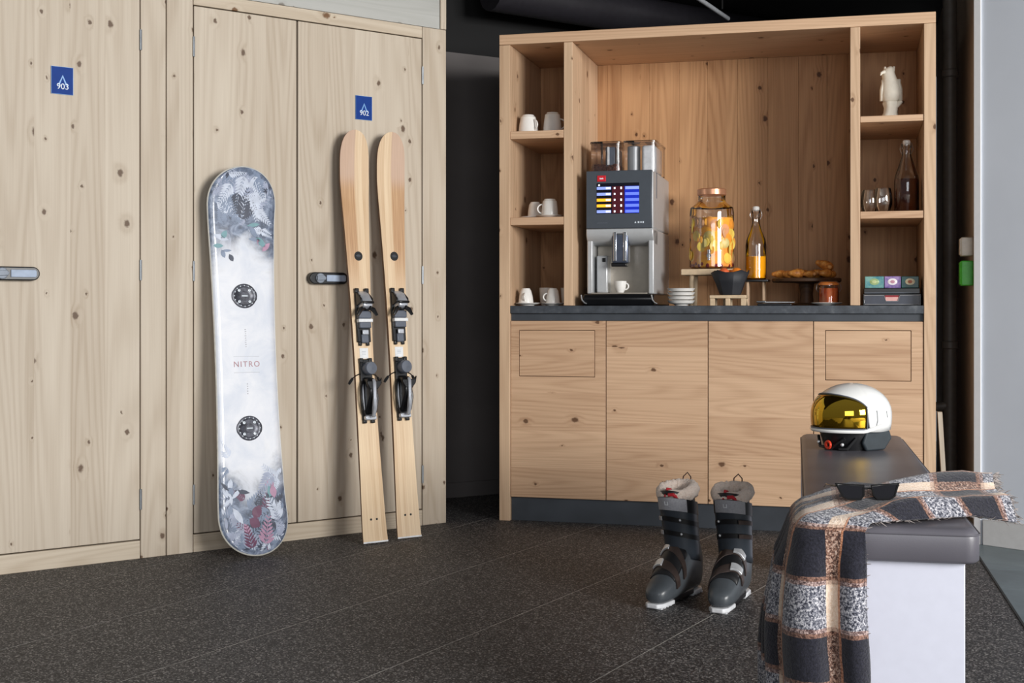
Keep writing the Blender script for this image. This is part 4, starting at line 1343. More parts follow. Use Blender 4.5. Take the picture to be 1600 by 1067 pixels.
# ================================================================== BAR ITEMS
CT = 0.922
def bar(name, label, cat, x, y, z=CT, group=None, rot=0.0):
    return thing(name, label, cat, cab_pt(x, y, z), CAB_ROT + rot, group)
fxz = lambda a, b, d: (a, d, b)

# ---------------------------------------------------------------- coffee machine
cm = bar('coffee_machine', 'silver and grey bean-to-cup coffee machine with lit touch screen', 'coffee machine', 0.512, 0.06)
panel = plain('panel_anthracite', S(72, 78, 86), 0.35, var=0.02)
inner = plain('inner_steel', S(178, 170, 158), 0.3, 0.5, var=0.03)
W2 = 0.144
def quad(mb, x0, x1, y0, y1, z0, z1): return mb.box(x0, x1, y0, y1, z0, z1)
MB().box(-W2, W2, 0.004, 0.49, 0.325, 0.572).build('upper_body', M['silver'], cm, 0.008, 3)
b = MB().box(-W2, -0.120, 0.02, 0.49, 0.05, 0.325)
b.build('side_wall', M['silver'], cm, 0.005)
MB().box(0.120, W2, 0.02, 0.49, 0.05, 0.325).build('side_wall', M['silver'], cm, 0.005)
MB().box(-0.120, 0.120, 0.13, 0.49, 0.05, 0.325).build('recess_back', inner, cm, 0.003)
# curved hood under the front panel
mb = MB()
mb.prism([(0.0, 0.328), (0.0, 0.300), (0.012, 0.280), (0.05, 0.262), (0.13, 0.258), (0.13, 0.328)], -W2, W2, lambda a, b_, d: (d, a, b_))
mb.build('hood', M['silver'], cm, 0.004)
fp = MB().box(-W2 + 0.002, W2 - 0.004, -0.010, 0.006, 0.328, 0.573).build('front_panel', panel, cm, 0.003)
# screen
sx0, sx1, sz0, sz1 = -0.096, 0.086, 0.390, 0.520
scr = MB().box(sx0, sx1, -0.0112, -0.009, sz0, sz1).build('screen', emit('screen_dark', S(16, 14, 40), 0.25, S(6, 6, 12)), cm)
bl_m = emit('screen_blue', S(92, 112, 236), 0.9); bl2 = emit('screen_pale_blue', S(132, 150, 220), 0.8); or_m = emit('screen_orange', S(250, 172, 40), 1.0); wh_m = emit('screen_white', S(232, 232, 240), 0.9); rd_m = emit('screen_maroon', S(70, 20, 30), 0.4); bd_m = emit('screen_deep_blue', S(20, 40, 170), 0.6)
rows = [0.4985, 0.4735, 0.4485, 0.424, 0.3995]
MB().box(-0.030, 0.022, -0.0115, -0.011, sz0 + 0.002, sz1 - 0.014).build('menu_column', rd_m, scr)
MB().box(0.024, 0.0858, -0.0115, -0.011, sz0 + 0.002, sz1 - 0.014).build('menu_field', bd_m, scr)
for k, z in enumerate(rows):
    MB().box(sx0 + 0.001, -0.034, -0.0118, -0.0112, z - 0.006, z + 0.006).build('menu_button', or_m if k in (2, 3) else bl2, scr)
    MB().box(-0.056, -0.036, -0.0121, -0.0116, z - 0.004, z + 0.004).build('button_text', wh_m, scr)
    MB().box(0.027, 0.0855, -0.0119, -0.0114, z - 0.006, z + 0.006).build('menu_button', bl2 if k == 0 else bl_m, scr)
    MB().box(-0.022, -0.015, -0.0119, -0.0114, z - 0.004, z + 0.004).build('cup_icon', wh_m, scr)
    MB().box(0.006, 0.013, -0.0119, -0.0114, z - 0.005, z + 0.005).build('cup_icon', wh_m, scr)
MB().box(-0.089, -0.082, -0.0119, -0.0112, 0.508, 0.515).build('home_icon', wh_m, scr)
lg = MB().box(-0.094, -0.056, -0.0125, -0.010, 0.527, 0.553).build('red_logo', plain('logo_red', S(206, 30, 44), 0.4), cm, 0.002)
mb = MB(); mb.box(-0.083, -0.067, -0.0131, -0.0124, 0.537, 0.541); mb.box(-0.081, -0.080, -0.0131, -0.0124, 0.541, 0.545); mb.box(-0.072, -0.071, -0.0131, -0.0124, 0.541, 0.545)
mb.build('logo_script', M['signwhite'], lg)
mb = MB()
for k in range(9): mb.box(-0.094 + k * 0.0052, -0.0905 + k * 0.0052, -0.0109, -0.0099, 0.349, 0.353 + 0.001 * (k % 2))
mb.build('model_print', M['bindgrey'], fp)
mb = MB()
mb.prism([(0.066, 0.349), (0.074, 0.349), (0.070, 0.357)], -0.0112, -0.0099, fxz)
mb.box(0.080, 0.087, -0.0112, -0.0099, 0.349, 0.356); mb.box(0.091, 0.097, -0.0112, -0.0099, 0.350, 0.355); mb.box(0.100, 0.106, -0.0112, -0.0099, 0.349, 0.356)
mb.build('panel_icon', M['signwhite'], fp)
# spout
sp = MB().box(-0.033, 0.037, 0.0, 0.06, 0.180, 0.315).build('spout', plain('spout_steel_blue', S(96, 104, 122), 0.25, 0.6), cm, 0.008, 3)
for a in (-0.026, 0.016):
    MB().box(a, a + 0.014, -0.004, 0.004, 0.188, 0.312).build('spout_rib', M['chrome'], sp, 0.003)
MB().box(-0.036, 0.030, -0.002, 0.05, 0.166, 0.182).build('nozzle', M['bindblack'], sp, 0.004)
MB().box(-0.108, -0.060, 0.05, 0.132, 0.055, 0.215).build('milk_unit', M['silver'], cm, 0.006)
MB().box(-0.082, -0.068, 0.044, 0.052, 0.188, 0.205).build('milk_button', M['bindblack'], cm, 0.002)
# drip tray
mb = MB()
mb.prism([(-0.030, 0.0), (0.45, 0.0), (0.45, 0.05), (-0.030, 0.05), (-0.042, 0.03)], -0.150, 0.152, lambda a, b_, d: (d, a, b_))
dt = mb.build('drip_tray', M['bindblack'], cm, 0.006)
for x in (-0.158, 0.142):
    MB().tube([(x, -0.036, 0.045), (x + 0.004, -0.040, 0.025), (x + 0.014, -0.040, 0.012), (x + 0.024, -0.038, 0.008)], 0.004, 8).build('tray_clip', M['steel'], dt)
MB().box(-0.118, 0.118, -0.026, 0.128, 0.050, 0.055).build('tray_grille', inner, dt, 0.001)
mb = MB()
MB().box(W2 - 0.0005, W2 + 0.0015, 0.09, 0.105, 0.46, 0.57).build('side_slot', M['bindgrey'], cm)
# hoppers
def hopper(x0, x1, nm):
    mb = MB()
    rings = [[(a, b_, z) for a, b_ in rrect(x0 - e, x1 + e, 0.07 - e, 0.36 + e, 0.02)] for e, z in ((0.0, 0.572), (0.0, 0.700))]
    mb.loft(rings, 0, False, False)
    h = mb.build(nm, M['hop'], cm, smooth=30)
    MB().prism(rrect(x0 - 0.003, x1 + 0.003, 0.067, 0.363, 0.02), 0.699, 0.708, lambda a, b_, d: (a, b_, d)).build('lid', M['smoke'], h, 0.002)
    return h
M['hop'] = glass('hopper_acrylic', (0.94, 0.94, 0.95, 1))
M['smoke'] = glass('lid_acrylic', (0.8, 0.79, 0.8, 1))
h1 = hopper(-0.140, -0.006, 'bean_hopper')
h2 = hopper(0.004, 0.146, 'powder_hopper')
r5 = random.Random(5)
mb = MB(); mb.box(-0.134, -0.012, 0.08, 0.35, 0.573, 0.602)
for k in range(150):
    mb.ball((r5.uniform(-0.132, -0.014), 0.075 + 0.02 * r5.random() if k < 70 else r5.uniform(0.08, 0.34), r5.uniform(0.577, 0.608) if k < 70 else r5.uniform(0.602, 0.61)), 0.006, 6)
bn = mb.build('coffee_beans', plain('roasted_beans', S(112, 64, 46), 0.35, var=0.3, scale=120), h1)
bn['kind'] = 'stuff'
mb = MB(); mb.box(-0.082, -0.040, 0.12, 0.30, 0.602, 0.690); mb.build('hopper_divider', M['bindgrey'], h1, 0.004)
MB().box(-0.074, -0.064, 0.112, 0.12, 0.61, 0.69).build('bright_strip', M['bindwhite'], h1, 0.002)
MB().lathe([(0.028, 0.574), (0.028, 0.690), (0.02, 0.695)], 0.036, 0.16, 20).build('canister', M['silver'], h2)
MB().box(0.078, 0.138, 0.11, 0.32, 0.574, 0.692).build('canister', M['bindwhite'], h2, 0.012, 3)

# ---------------------------------------------------------------- cups
def cup_profile(r0, r1, h, th=0.003, foot=0.004):
    return [(r0 * 0.7, 0.0), (r0 * 0.78, foot * 0.2), (r0 * 0.8, foot), (r0, foot + 0.006), (r0 * 0.4 + r1 * 0.6, h * 0.5), (r1, h), (r1 - th, h), (r0 * 0.4 + r1 * 0.6 - th, h * 0.5), (r0 - th, foot + 0.01), (0.001, foot + 0.006)]
def handle(mb, r, h, ang, size=0.018, th=0.0035, zc=0.55):
    pts = []
    for i in range(11):
        a = -pi / 2 + pi * i / 10
        d = r - 0.003 + size * cos(a) * 1.1
        pts.append((d * cos(ang), d * sin(ang), h * zc + size * sin(a)))
    mb.tube(pts, th, 8)
def make_cup(name, label, x, y, z, r0, r1, h, ang, group, flip=False, saucer=None, size=0.018):
    t = bar(name, label, 'cup', x, y, z, group)
    z0 = 0.0
    Mx = Matrix.Translation((0, 0, h)) @ Matrix.Rotation(pi, 4, 'X') if flip else None
    mb = MB(Mx); mb.lathe(cup_profile(r0, r1, h), n=32)
    bd = mb.build('bowl', M['porcelain'], t, smooth=35)
    mb = MB(Mx); handle(mb, (r0 + r1) / 2, h, -ang if flip else ang, size)
    mb.build('handle', M['porcelain'], t, smooth=60)
    return t
def make_saucer(label, x, y, z, r, group):
    t = tag(MB().lathe([(r * 0.5, 0.0), (r * 0.55, 0.003), (r * 0.9, 0.007), (r, 0.011), (r - 0.002, 0.0125), (r * 0.6, 0.006), (r * 0.55, 0.005), (0.001, 0.005)], n=36).build('saucer', M['porcelain'], smooth=35), label, 'saucer', group)
    t.location = cab_pt(x, y, z); return t
g = 'white cups on the left shelves'
gs = 'white saucers on the left shelves'
make_cup('mug', 'white mug upside down on top left shelf, nearer the outer side panel', 0.099, 0.12, 1.670, 0.033, 0.044, 0.084, radians(-35), g, True, size=0.022)
make_cup('mug', 'white mug upside down on top left shelf, nearer the partition', 0.203, 0.14, 1.670, 0.033, 0.042, 0.094, radians(-8), g, True, size=0.022)
make_saucer('white saucer on middle left shelf under the handle-hidden cup', 0.104, 0.17, 1.3005, 0.053, gs)
make_cup('coffee_cup', 'white cup upside down on middle left shelf, handle hidden', 0.118, 0.17, 1.3060, 0.026, 0.034, 0.072, radians(80), g, True)
make_saucer('white saucer on middle left shelf under the cup with visible handle', 0.200, 0.10, 1.3005, 0.060, gs)
make_cup('coffee_cup', 'white cup upside down on middle left shelf, round handle pointing left', 0.200, 0.10, 1.3060, 0.031, 0.037, 0.078, radians(195), g, True, size=0.020)
make_saucer('white saucer on the worktop, under the cup by the outer panel', 0.105, 0.09, CT + 0.0005, 0.054, gs)
make_cup('coffee_cup', 'white cup upside down on worktop saucer, nearest the outer side panel', 0.096, 0.09, CT + 0.006, 0.023, 0.034, 0.070, radians(-85), g, True, size=0.016)
make_saucer('white saucer on the worktop, under the cup by the partition', 0.216, 0.09, CT + 0.0005, 0.052, gs)
make_cup('coffee_cup', 'white cup upside down on worktop saucer, nearest the partition', 0.216, 0.09, CT + 0.006, 0.023, 0.031, 0.070, radians(200), g, True, size=0.016)
make_cup('coffee_cup', 'white cup half hidden behind the two front worktop cups, left one', 0.142, 0.28, CT + 0.0005, 0.026, 0.031, 0.080, radians(70), g)
make_cup('coffee_cup', 'white cup half hidden behind the two front worktop cups, right one', 0.236, 0.30, CT + 0.0005, 0.026, 0.031, 0.080, radians(70), g)
make_cup('espresso_cup', 'small white cup on the drip tray under the coffee spout', 0.508, 0.105, CT + 0.0555, 0.020, 0.027, 0.050, radians(-5), None, size=0.014)
MB_s = make_saucer('small white saucer on the drip tray under the coffee spout', 0.56, 0.09, CT, 0.05, None)
bpy.data.objects.remove(MB_s)

# ---------------------------------------------------------------- stack of bowls
for k in range(4):
    r = 0.060
    o = MB().lathe([(r * 0.45, 0.0), (r * 0.5, 0.004), (r * 0.85, 0.010), (r, 0.022), (r - 0.0025, 0.022), (r * 0.82, 0.013), (r * 0.45, 0.0075), (0.001, 0.007)], n=36).build('small_plate', M['porcelain'], smooth=35)
    o.location = cab_pt(0.763, 0.15, CT + 0.0005 + k * 0.0185 * 0.93)
    tag(o, ['lowest', 'second lowest', 'second highest', 'topmost'][k] + ' white dish of the stack beside the coffee machine', 'dish', 'stacked white dishes')
tag(MB().lathe([(0.058, 0.0), (0.066, 0.004), (0.068, 0.010), (0.066, 0.010), (0.058, 0.006), (0.001, 0.006)], n=36).build('tray_plate', M['bindblack'], smooth=35, loc=cab_pt(0.763, 0.30, CT + 0.06)), 'dark dish edge behind the white dish stack', 'dish')
bpy.data.objects.remove(bpy.data.objects['tray_plate'])

# ---------------------------------------------------------------- drink dispenser on wooden stand
st = bar('serving_stand', 'pale wooden board stand under the drinks dispenser', 'stand', 0.868, 0.31)
MB().box(-0.114, 0.114, -0.10, 0.10, 0.132, 0.158).build('board', M['pale_board'] if 'pale_board' in M else M['edge'], st, 0.003)
for sx in (-1, 1):
    for sy in (-1, 1):
        MB().tube([(sx * 0.07, sy * 0.07, 0.132), (sx * 0.074, sy * 0.074, 0.0)], 0.010, 10).build('leg', M['edge'], st)
dz = CT + 0.1585
dp = bar('drink_dispenser', 'glass drinks dispenser with fruit infused orange drink and tap', 'dispenser', 0.876, 0.31, dz)
R = 0.096
mb = MB().lathe([(0.084, 0.0), (R, 0.010), (R, 0.245), (R * 0.96, 0.268), (0.064, 0.290), (0.059, 0.300), (0.059, 0.340)], n=48, cap0=True, cap1=False)
mb.build('jar', M['glass'], dp, smooth=40)
def drink_mat(name, c1, c2, alpha=0.5):
    t = NT(name)
    n = t.noise(t.coord(), 22.0, 3.0, 0.6, 0.6)
    t.put(t.b.inputs['Base Color'], t.ramp(n, [(0.35, c1), (0.65, c2)]))
    t.b.inputs['Transmission Weight'].default_value = alpha
    t.b.inputs['Roughness'].default_value = 0.15
    t.b.inputs['IOR'].default_value = 1.1
    return t.m
MB().lathe([(0.080, 0.004), (R - 0.005, 0.012), (R - 0.005, 0.222)], n=40).build('drink', drink_mat('fruit_drink', S(250, 190, 60), S(232, 158, 84), 0.0), dp, smooth=40)
cols = [plain('lemon_slice', S(236, 206, 96), 0.4), plain('orange_slice', S(238, 168, 66), 0.4), plain('apple_piece', S(214, 196, 120), 0.4), plain('red_berry', S(132, 26, 40), 0.35), plain('peach_piece', S(222, 168, 124), 0.4)]
r6 = random.Random(21)
names = ['lemon_slice', 'orange_slice', 'apple_piece', 'berry', 'peach_piece']
for k in range(58):
    kind = r6.choice([0, 0, 1, 1, 2, 4]) if k < 44 else 3
    a = r6.uniform(-pi, 0); rr = R - 0.0048
    z = r6.uniform(0.045, 0.21) if k < 44 else r6.uniform(0.012, 0.022)
    if kind == 3: mb = MB().ball((rr * 0.93 * cos(a), rr * 0.93 * sin(a), z), 0.010, 8)
    else:
        Mx = Matrix.Translation((rr * cos(a), rr * sin(a), z)) @ Matrix.Rotation(a + pi / 2, 4, 'Z') @ Matrix.Rotation(pi / 2, 4, 'X') @ Matrix.Rotation(r6.uniform(-0.4, 0.4), 4, 'Y')
        mb = MB(Mx).lathe([(r6.uniform(0.016, 0.026), -0.002), (0.024, 0.0), (r6.uniform(0.016, 0.024), 0.002)], n=14)
    mb.build(names[kind], cols[kind], dp)
lid = MB().lathe([(0.061, 0.322), (0.063, 0.324), (0.063, 0.346), (0.058, 0.350), (0.001, 0.350)], n=40).build('lid', plain('copper_lid', S(206, 150, 116), 0.3, 0.5), dp, smooth=40)
mb = MB()
mb.tube([(0, -R + 0.004, 0.055), (0, -R - 0.026, 0.055)], 0.010, 12)
mb.tube([(0, -R - 0.022, 0.060), (0, -R - 0.026, 0.035)], 0.006, 10)
mb.tube([(0, -R - 0.018, 0.062), (0, -R - 0.022, 0.082)], 0.007, 10)
mb.build('tap', M['chrome'], dp)

# ---------------------------------------------------------------- basket on trivet
tv = bar('wooden_trivet', 'pale wooden trivet under the black bread basket', 'trivet', 0.965, 0.14)
MB().box(-0.076, 0.076, -0.06, 0.06, 0.030, 0.044).build('top', M['edge'], tv, 0.003)
for x in (-0.064, 0.0, 0.064):
    for y in (-0.048, 0.048):
        MB().box(x - 0.010, x + 0.010, y - 0.010, y + 0.010, 0.0, 0.030).build('foot', M['edge'], tv, 0.002)
bk = bar('bread_basket', 'black faceted basket of oranges on a small wooden trivet', 'basket', 0.972, 0.14, CT + 0.0445)
mb = MB(); rows = []
for r, z in ((0.040, 0.0), (0.043, 0.002), (0.060, 0.05), (0.079, 0.094)):
    rows.append([(r * (1 + 0.05 * (j % 2)) * cos(2 * pi * j / 14), r * 0.85 * (1 + 0.05 * (j % 2)) * sin(2 * pi * j / 14), z + (0.010 if (j % 3 == 0 and z > 0.08) else 0)) for j in range(14)])
mb.loft(rows, 0, True, False)
mb.build('basket', plain('black_felt', S(34, 36, 42), 0.6), bk, smooth=15, solid=0.004)
def fruit(name, label, x, y, z, r, mat, cat):
    o = MB().ball((0, 0, 0), r, 20).build(name, mat, smooth=60); o.location = cab_pt(x, y, z); tag(o, label, cat, 'fruit in the black basket')
om = plain('orange_peel', S(240, 134, 34), 0.5, scale=160, bump=0.3)
fruit('orange', 'reddish orange at the left in the black basket', 0.945, 0.13, CT + 0.135, 0.024, plain('peach_skin', S(226, 104, 58), 0.5), 'fruit')
fruit('orange', 'bright orange at the right in the black basket', 0.998, 0.13, CT + 0.134, 0.026, om, 'fruit')
fruit('orange', 'orange at the back of the black basket', 0.972, 0.17, CT + 0.128, 0.025, om, 'fruit')

# ---------------------------------------------------------------- juice bottle on low stand
js = bar('slate_stand', 'small dark stand under the orange juice bottle', 'stand', 1.062, 0.36)
MB().prism(rrect(-0.060, 0.060, -0.055, 0.055, 0.01), 0.104, 0.114, lambda a, b_, d: (a, b_, d)).build('plate', M['bindblack'], js, 0.002)
for sx in (-1, 1):
    for sy in (-1, 1):
        MB().tube([(sx * 0.034, sy * 0.03, 0.104), (sx * 0.034, sy * 0.03, 0.0)], 0.006, 8).build('leg', M['cab_v'], js)
BP = [(0.040, 0.0), (0.0455, 0.006), (0.0455, 0.150), (0.042, 0.172), (0.024, 0.215), (0.0165, 0.245), (0.0155, 0.285), (0.019, 0.290), (0.019, 0.300), (0.016, 0.302)]
def bottle(label, x, y, z, prof, fill, mat, s=1.0, cap=True, grp=None):
    t = bar('bottle', label, 'bottle', x, y, z, grp)
    P = [(r * s, h * s) for r, h in prof]
    MB().lathe(P, n=36, cap1=False).build('glass_body', M['glass'], t, smooth=40)
    liq = [(max(0.002, r - 0.003), max(h, 0.004)) for r, h in P if h < fill]
    liq.append((liq[-1][0], fill))
    MB().lathe(liq, n=32).build('liquid', mat, t, smooth=40)
    top = P[-1][1]
    st_ = MB().lathe([(0.013 * s, top - 0.004), (0.015 * s, top), (0.0155 * s, top + 0.012), (0.012 * s, top + 0.016), (0.001, top + 0.016)], n=20).build('stopper', M['porcelain'], t, smooth=40)
    mb = MB()
    for sx in (-1, 1):
        mb.tube([(-sx * 0.004, 0, top + 0.010), (sx * 0.020 * s, 0, top + 0.004), (sx * 0.026 * s, 0, top - 0.022), (sx * 0.018 * s, 0.0, top - 0.040)], 0.0013, 6)
    mb.build('wire_clip', M['steel'], st_)
    return t
bottle('tall clear bottle half full of orange juice on the small dark stand', 1.062, 0.36, CT + 0.1145, BP, 0.100, drink_mat('orange_juice', S(250, 186, 30), S(246, 176, 22), 0.0))

# ---------------------------------------------------------------- cake stand with pastries
ck = bar('cake_stand', 'dark wooden cake stand carrying pastries', 'cake stand', 1.278, 0.33)
dw = wood('dark_walnut', S(96, 66, 44), S(54, 34, 22), S(36, 22, 14), 'x', 0.1)
MB().lathe([(0.060, 0.0), (0.062, 0.006), (0.030, 0.012), (0.026, 0.05), (0.032, 0.094), (0.060, 0.100)], n=32, sx=1.0).build('pedestal', dw, ck, smooth=40)
MB().lathe([(0.140, 0.0), (0.146, 0.004), (0.146, 0.014), (0.142, 0.018), (0.001, 0.018)], n=48, z0=0.100).build('plate', dw, ck, smooth=40)
def pastry_mat():
    t = NT('baked_pastry')
    n = t.noise(t.coord(), 60.0, 3.0)
    t.put(t.b.inputs['Base Color'], t.ramp(n, [(0.3, S(164, 92, 34)), (0.55, S(214, 142, 62)), (0.75, S(236, 184, 106))]))
    t.b.inputs['Roughness'].default_value = 0.5
    t.bump(n, 0.5, 0.003)
    return t.m
pm_ = pastry_mat()
r7 = random.Random(9)
def croissant_mesh(s):
    pts, rs = [], []
    for i in range(13):
        a = -1.15 + 2.3 * i / 12
        pts.append((0.034 * s * sin(a), 0.034 * s * (1 - cos(a)), 0.0)); rs.append(s * (0.005 + 0.0115 * cos(a * 1.25) ** 1 * (1 + 0.12 * (i % 2))))
    return MB().tube(pts, rs, 10)
spots = [(-0.105, -0.03), (-0.075, -0.06), (-0.06, 0.02), (-0.03, -0.07), (-0.01, -0.01), (0.02, -0.075), (0.045, -0.02), (0.088, -0.075), (0.105, -0.005), (0.075, 0.06)]
order = ['first', 'second', 'third', 'fourth', 'fifth', 'sixth', 'seventh', 'eighth', 'ninth', 'tenth']
for k, (x, y) in enumerate(spots):
    s = r7.uniform(0.9, 1.2)
    o = croissant_mesh(s).build('pastry', pm_, smooth=50)
    o.location = cab_pt(1.278 + x, 0.33 + y, CT + 0.1185 + 0.0165 * s)
    o.rotation_euler = (0, 0, r7.uniform(0, 6.28))
    tag(o, order[k] + ' small golden pastry from the left on the dark cake stand', 'pastry', 'pastries on the cake stand')
o = croissant_mesh(1.25).build('pastry', pm_, smooth=50)
o.location = cab_pt(1.362, 0.325, CT + 0.171); o.rotation_euler = (0.2, -0.3, 2.2)
tag(o, 'golden pastry lying on top of the others at the right of the cake stand', 'pastry', 'pastries on the cake stand')

# ---------------------------------------------------------------- jam jar on saucer, knife
sc_ = make_saucer('white saucer under the orange preserve jar', 1.366, 0.14, CT + 0.0005, 0.064, None)
jr = bar('preserve_jar', 'clip-top glass jar of orange preserve on a white saucer', 'jar', 1.374, 0.14, CT + 0.0062)
MB().lathe([(0.036, 0.0), (0.041, 0.005), (0.041, 0.066), (0.037, 0.072), (0.037, 0.078)], n=36, cap1=False).build('glass_body', M['glass'], jr, smooth=40)
MB().lathe([(0.034, 0.003), (0.0385, 0.007), (0.0385, 0.066)], n=32).build('preserve', drink_mat('orange_preserve', S(226, 96, 40), S(240, 150, 90), 0.15), jr, smooth=40)
ld = MB().lathe([(0.038, 0.078), (0.041, 0.079), (0.041, 0.084), (0.032, 0.092), (0.001, 0.093)], n=36).build('lid', plain('orange_seal_lid', S(232, 138, 66), 0.3), jr, smooth=40)
mb = MB()
for sx in (-1, 1):
    mb.tube([(-sx * 0.004, 0, 0.094), (sx * 0.030, 0, 0.094), (sx * 0.038, 0, 0.090), (sx * 0.048, 0, 0.078), (sx * 0.050, 0, 0.062), (sx * 0.043, 0, 0.050)], 0.0016, 6)
mb.build('wire_clip', M['steel'], ld)
kn = bar('serving_knife', 'steel knife on a low dark rest in front of the cake stand', 'knife', 1.150, 0.12)
MB().box(-0.065, 0.075, -0.015, 0.015, 0.0, 0.010).build('rest', M['bindblack'], kn, 0.003)
MB().prism([(-0.068, 0.011), (0.0, 0.011), (0.085, 0.012), (0.088, 0.016), (0.0, 0.018), (-0.068, 0.018)], -0.003, 0.003, fxz).build('blade', M['steel'], kn, 0.001)
MB().box(-0.070, -0.030, -0.007, 0.007, 0.011, 0.021).build('handle', M['steel'], kn, 0.004)

# ---------------------------------------------------------------- right-hand shelves
# white carved figurine: a perched bird on a stump
fg_m = plain('white_resin', S(226, 220, 206), 0.6, scale=30, var=0.05, bump=0.3)
fgr = bar('figurine', 'white carved bird figurine on a stump on the top right shelf', 'figurine', 1.620, 0.15, 1.6815)
rows = []
for z, rx, ry, cx in ((0.0, 0.036, 0.032, -0.004), (0.012, 0.034, 0.030, -0.004), (0.03, 0.028, 0.027, 0.0), (0.05, 0.029, 0.028, 0.003), (0.066, 0.034, 0.03, 0.006), (0.074, 0.032, 0.028, 0.004)):
    rows.append([(cx + rx * cos(2 * pi * j / 18) * (1 + 0.10 * sin(j * 2.3 + z * 90)), ry * sin(2 * pi * j / 18) * (1 + 0.10 * sin(j * 1.7)), z) for j in range(18)])
sm = MB().loft(rows); sm.tube([(0.02, -0.01, 0.055), (0.036, -0.02, 0.068), (0.044, -0.022, 0.074)], [0.012, 0.010, 0.006], 8)
sm.build('stump', fg_m, fgr, smooth=50)
rows = []
for z, rx, ry, cx in ((0.068, 0.020, 0.020, 0.0), (0.080, 0.034, 0.030, 0.0), (0.10, 0.041, 0.036, 0.002), (0.125, 0.042, 0.036, 0.003), (0.150, 0.036, 0.033, 0.0), (0.170, 0.029, 0.028, -0.004), (0.190, 0.027, 0.027, -0.009), (0.205, 0.022, 0.022, -0.008), (0.216, 0.012, 0.013, -0.002), (0.221, 0.004, 0.004, 0.0)):
    rows.append([(cx + rx * cos(2 * pi * j / 20), ry * sin(2 * pi * j / 20), z) for j in range(20)])
MB().loft(rows).build('body', fg_m, fgr, smooth=60)
for sx in (-1, 1):
    rows = []
    for z, w in ((0.078, 0.004), (0.095, 0.013), (0.125, 0.017), (0.150, 0.014), (0.165, 0.006)):
        rows.append([(sx * (0.036 if z < 0.15 else 0.030) + 0.009 * cos(2 * pi * j / 10) + 0.002, -0.006 + w * sin(2 * pi * j / 10), z) for j in range(10)])
    MB().loft(rows).build('wing', fg_m, fgr, smooth=60)
mb = MB(); mb.tube([(-0.024, -0.018, 0.196), (-0.036, -0.026, 0.190), (-0.040, -0.03, 0.180)], [0.008, 0.006, 0.002], 8)
mb.build('beak', fg_m, fgr, smooth=60)
for sx in (-1, 1):
    MB().tube([(sx * 0.014 - 0.006, -0.004, 0.200), (sx * 0.018 - 0.004, -0.002, 0.219)], [0.009, 0.004], 8).build('head_tuft', fg_m, fgr, smooth=60)

GP = [(0.022, 0.0), (0.026, 0.003), (0.036, 0.035), (0.037, 0.055), (0.034, 0.080), (0.030, 0.100), (0.0285, 0.100), (0.0325, 0.080), (0.0355, 0.055), (0.034, 0.035), (0.022, 0.008), (0.001, 0.007)]
for x, y, lb in ((1.545, 0.13, 'rounded tumbler glass partly hidden behind the right partition'), (1.590, 0.11, 'rounded tumbler glass between its neighbour and the amber bottle')):
    o = MB().lathe(GP, n=32).build('tumbler_glass', M['glass'], smooth=40)
    o.location = cab_pt(x if x > 1.56 else 1.5385, y if x > 1.56 else 0.19, 1.2995); tag(o, lb, 'glass', 'tumblers on the right shelf')
BP2 = [(0.044, 0.0), (0.049, 0.006), (0.049, 0.130), (0.046, 0.152), (0.030, 0.200), (0.019, 0.235), (0.0165, 0.262), (0.020, 0.268), (0.020, 0.280), (0.017, 0.282)]
bottle('swing-top glass bottle half full of amber drink on the right shelf', 1.683, 0.15, 1.2995, BP2, 0.138, drink_mat('amber_drink', S(86, 34, 14), S(112, 48, 18), 0.35))

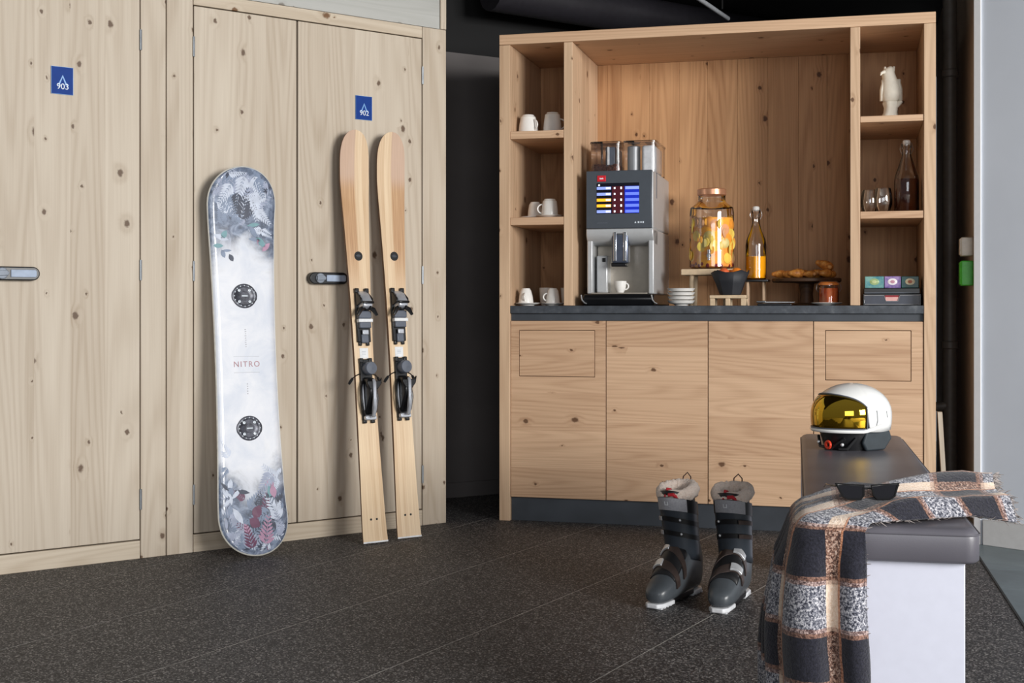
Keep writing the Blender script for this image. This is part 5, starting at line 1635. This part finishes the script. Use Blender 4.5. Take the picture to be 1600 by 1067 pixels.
# tea boxes
def art_mat(name, bg1, bg2):
    t = NT(name)
    n = t.noise(t.coord(), 45.0, 3.0, 0.6)
    t.put(t.b.inputs['Base Color'], t.ramp(n, [(0.35, bg1), (0.65, bg2)]))
    t.b.inputs['Roughness'].default_value = 0.35
    return t.m
trow = bar('tea_display_box', 'black tea display with teal, purple and green picture panels', 'tea box', 1.622, 0.07, CT + 0.0485)
MB().box(-0.108, 0.110, 0.0, 0.18, 0.0, 0.022).build('tray', M['bindblack'], trow, 0.002)
MB().box(-0.106, 0.108, -0.0015, 0.0005, 0.001, 0.004).build('tray_edge', M['bindgrey'], trow)
arts = [(-0.104, -0.030, art_mat('tea_teal', S(58, 128, 140), S(116, 164, 156)), plain('art_leaf', S(150, 176, 120), 0.4), plain('art_leaf_light', S(196, 208, 150), 0.4)),
        (-0.028, 0.036, art_mat('tea_purple', S(106, 84, 150), S(168, 140, 190)), plain('art_cup_white', S(240, 234, 236), 0.4), plain('art_cup_pink', S(196, 140, 160), 0.4)),
        (0.038, 0.106, art_mat('tea_green', S(16, 62, 68), S(26, 88, 84)), plain('art_cup_cream', S(236, 218, 178), 0.4), plain('art_tea_orange', S(200, 104, 50), 0.4))]
for a, b_, m1_, m2_, m3_ in arts:
    pk = MB().box(a, b_, 0.012, 0.15, 0.0225, 0.070).build('tea_packet', m1_, trow, 0.002)
    cx = (a + b_) / 2
    mb = MB(Matrix.Translation((cx, 0.0122, 0.048)) @ Matrix.Rotation(pi / 2, 4, 'X'))
    mb.lathe([(0.019, 0.0), (0.018, 0.0008), (0.001, 0.0008)], n=24, sy=0.72).build('cup_picture', m2_, pk)
    mb = MB(Matrix.Translation((cx, 0.0112, 0.048)) @ Matrix.Rotation(pi / 2, 4, 'X'))
    mb.lathe([(0.009, 0.0), (0.001, 0.0006)], n=16, sy=0.72).build('tea_picture', m3_, pk)
bx_ = bar('tea_drawer_box', 'black drawer box with silver rim and reddish sachets under tea display', 'tea box', 1.622, 0.06)
MB().box(-0.112, 0.114, 0.002, 0.20, 0.0, 0.048).build('box_body', M['bindblack'], bx_, 0.002)
fn2 = lambda a, b_, d: (a, d, b_)
shape = [(-0.106, 0.005), (0.108, 0.005), (0.108, 0.041), (0.032, 0.041), (0.024, 0.018), (-0.022, 0.018), (-0.030, 0.041), (-0.106, 0.041)]
MB().prism(shape, -0.002, 0.003, fn2).build('drawer_front', plain('drawer_slate', S(62, 66, 78), 0.35), bx_, 0.001)
rm = MB().tube([(a, -0.003, b_) for a, b_ in shape], 0.0013, 6, closed=True)
rm.build('drawer_rim', M['bucklesilver'], bx_)
MB().box(-0.024, 0.026, 0.000, 0.003, 0.017, 0.034).build('sachet', plain('sachet_pink', S(222, 170, 164), 0.5), bx_)
MB().box(-0.026, 0.028, 0.0005, 0.003, 0.034, 0.041).build('sachet', plain('sachet_red', S(150, 30, 40), 0.5), bx_)
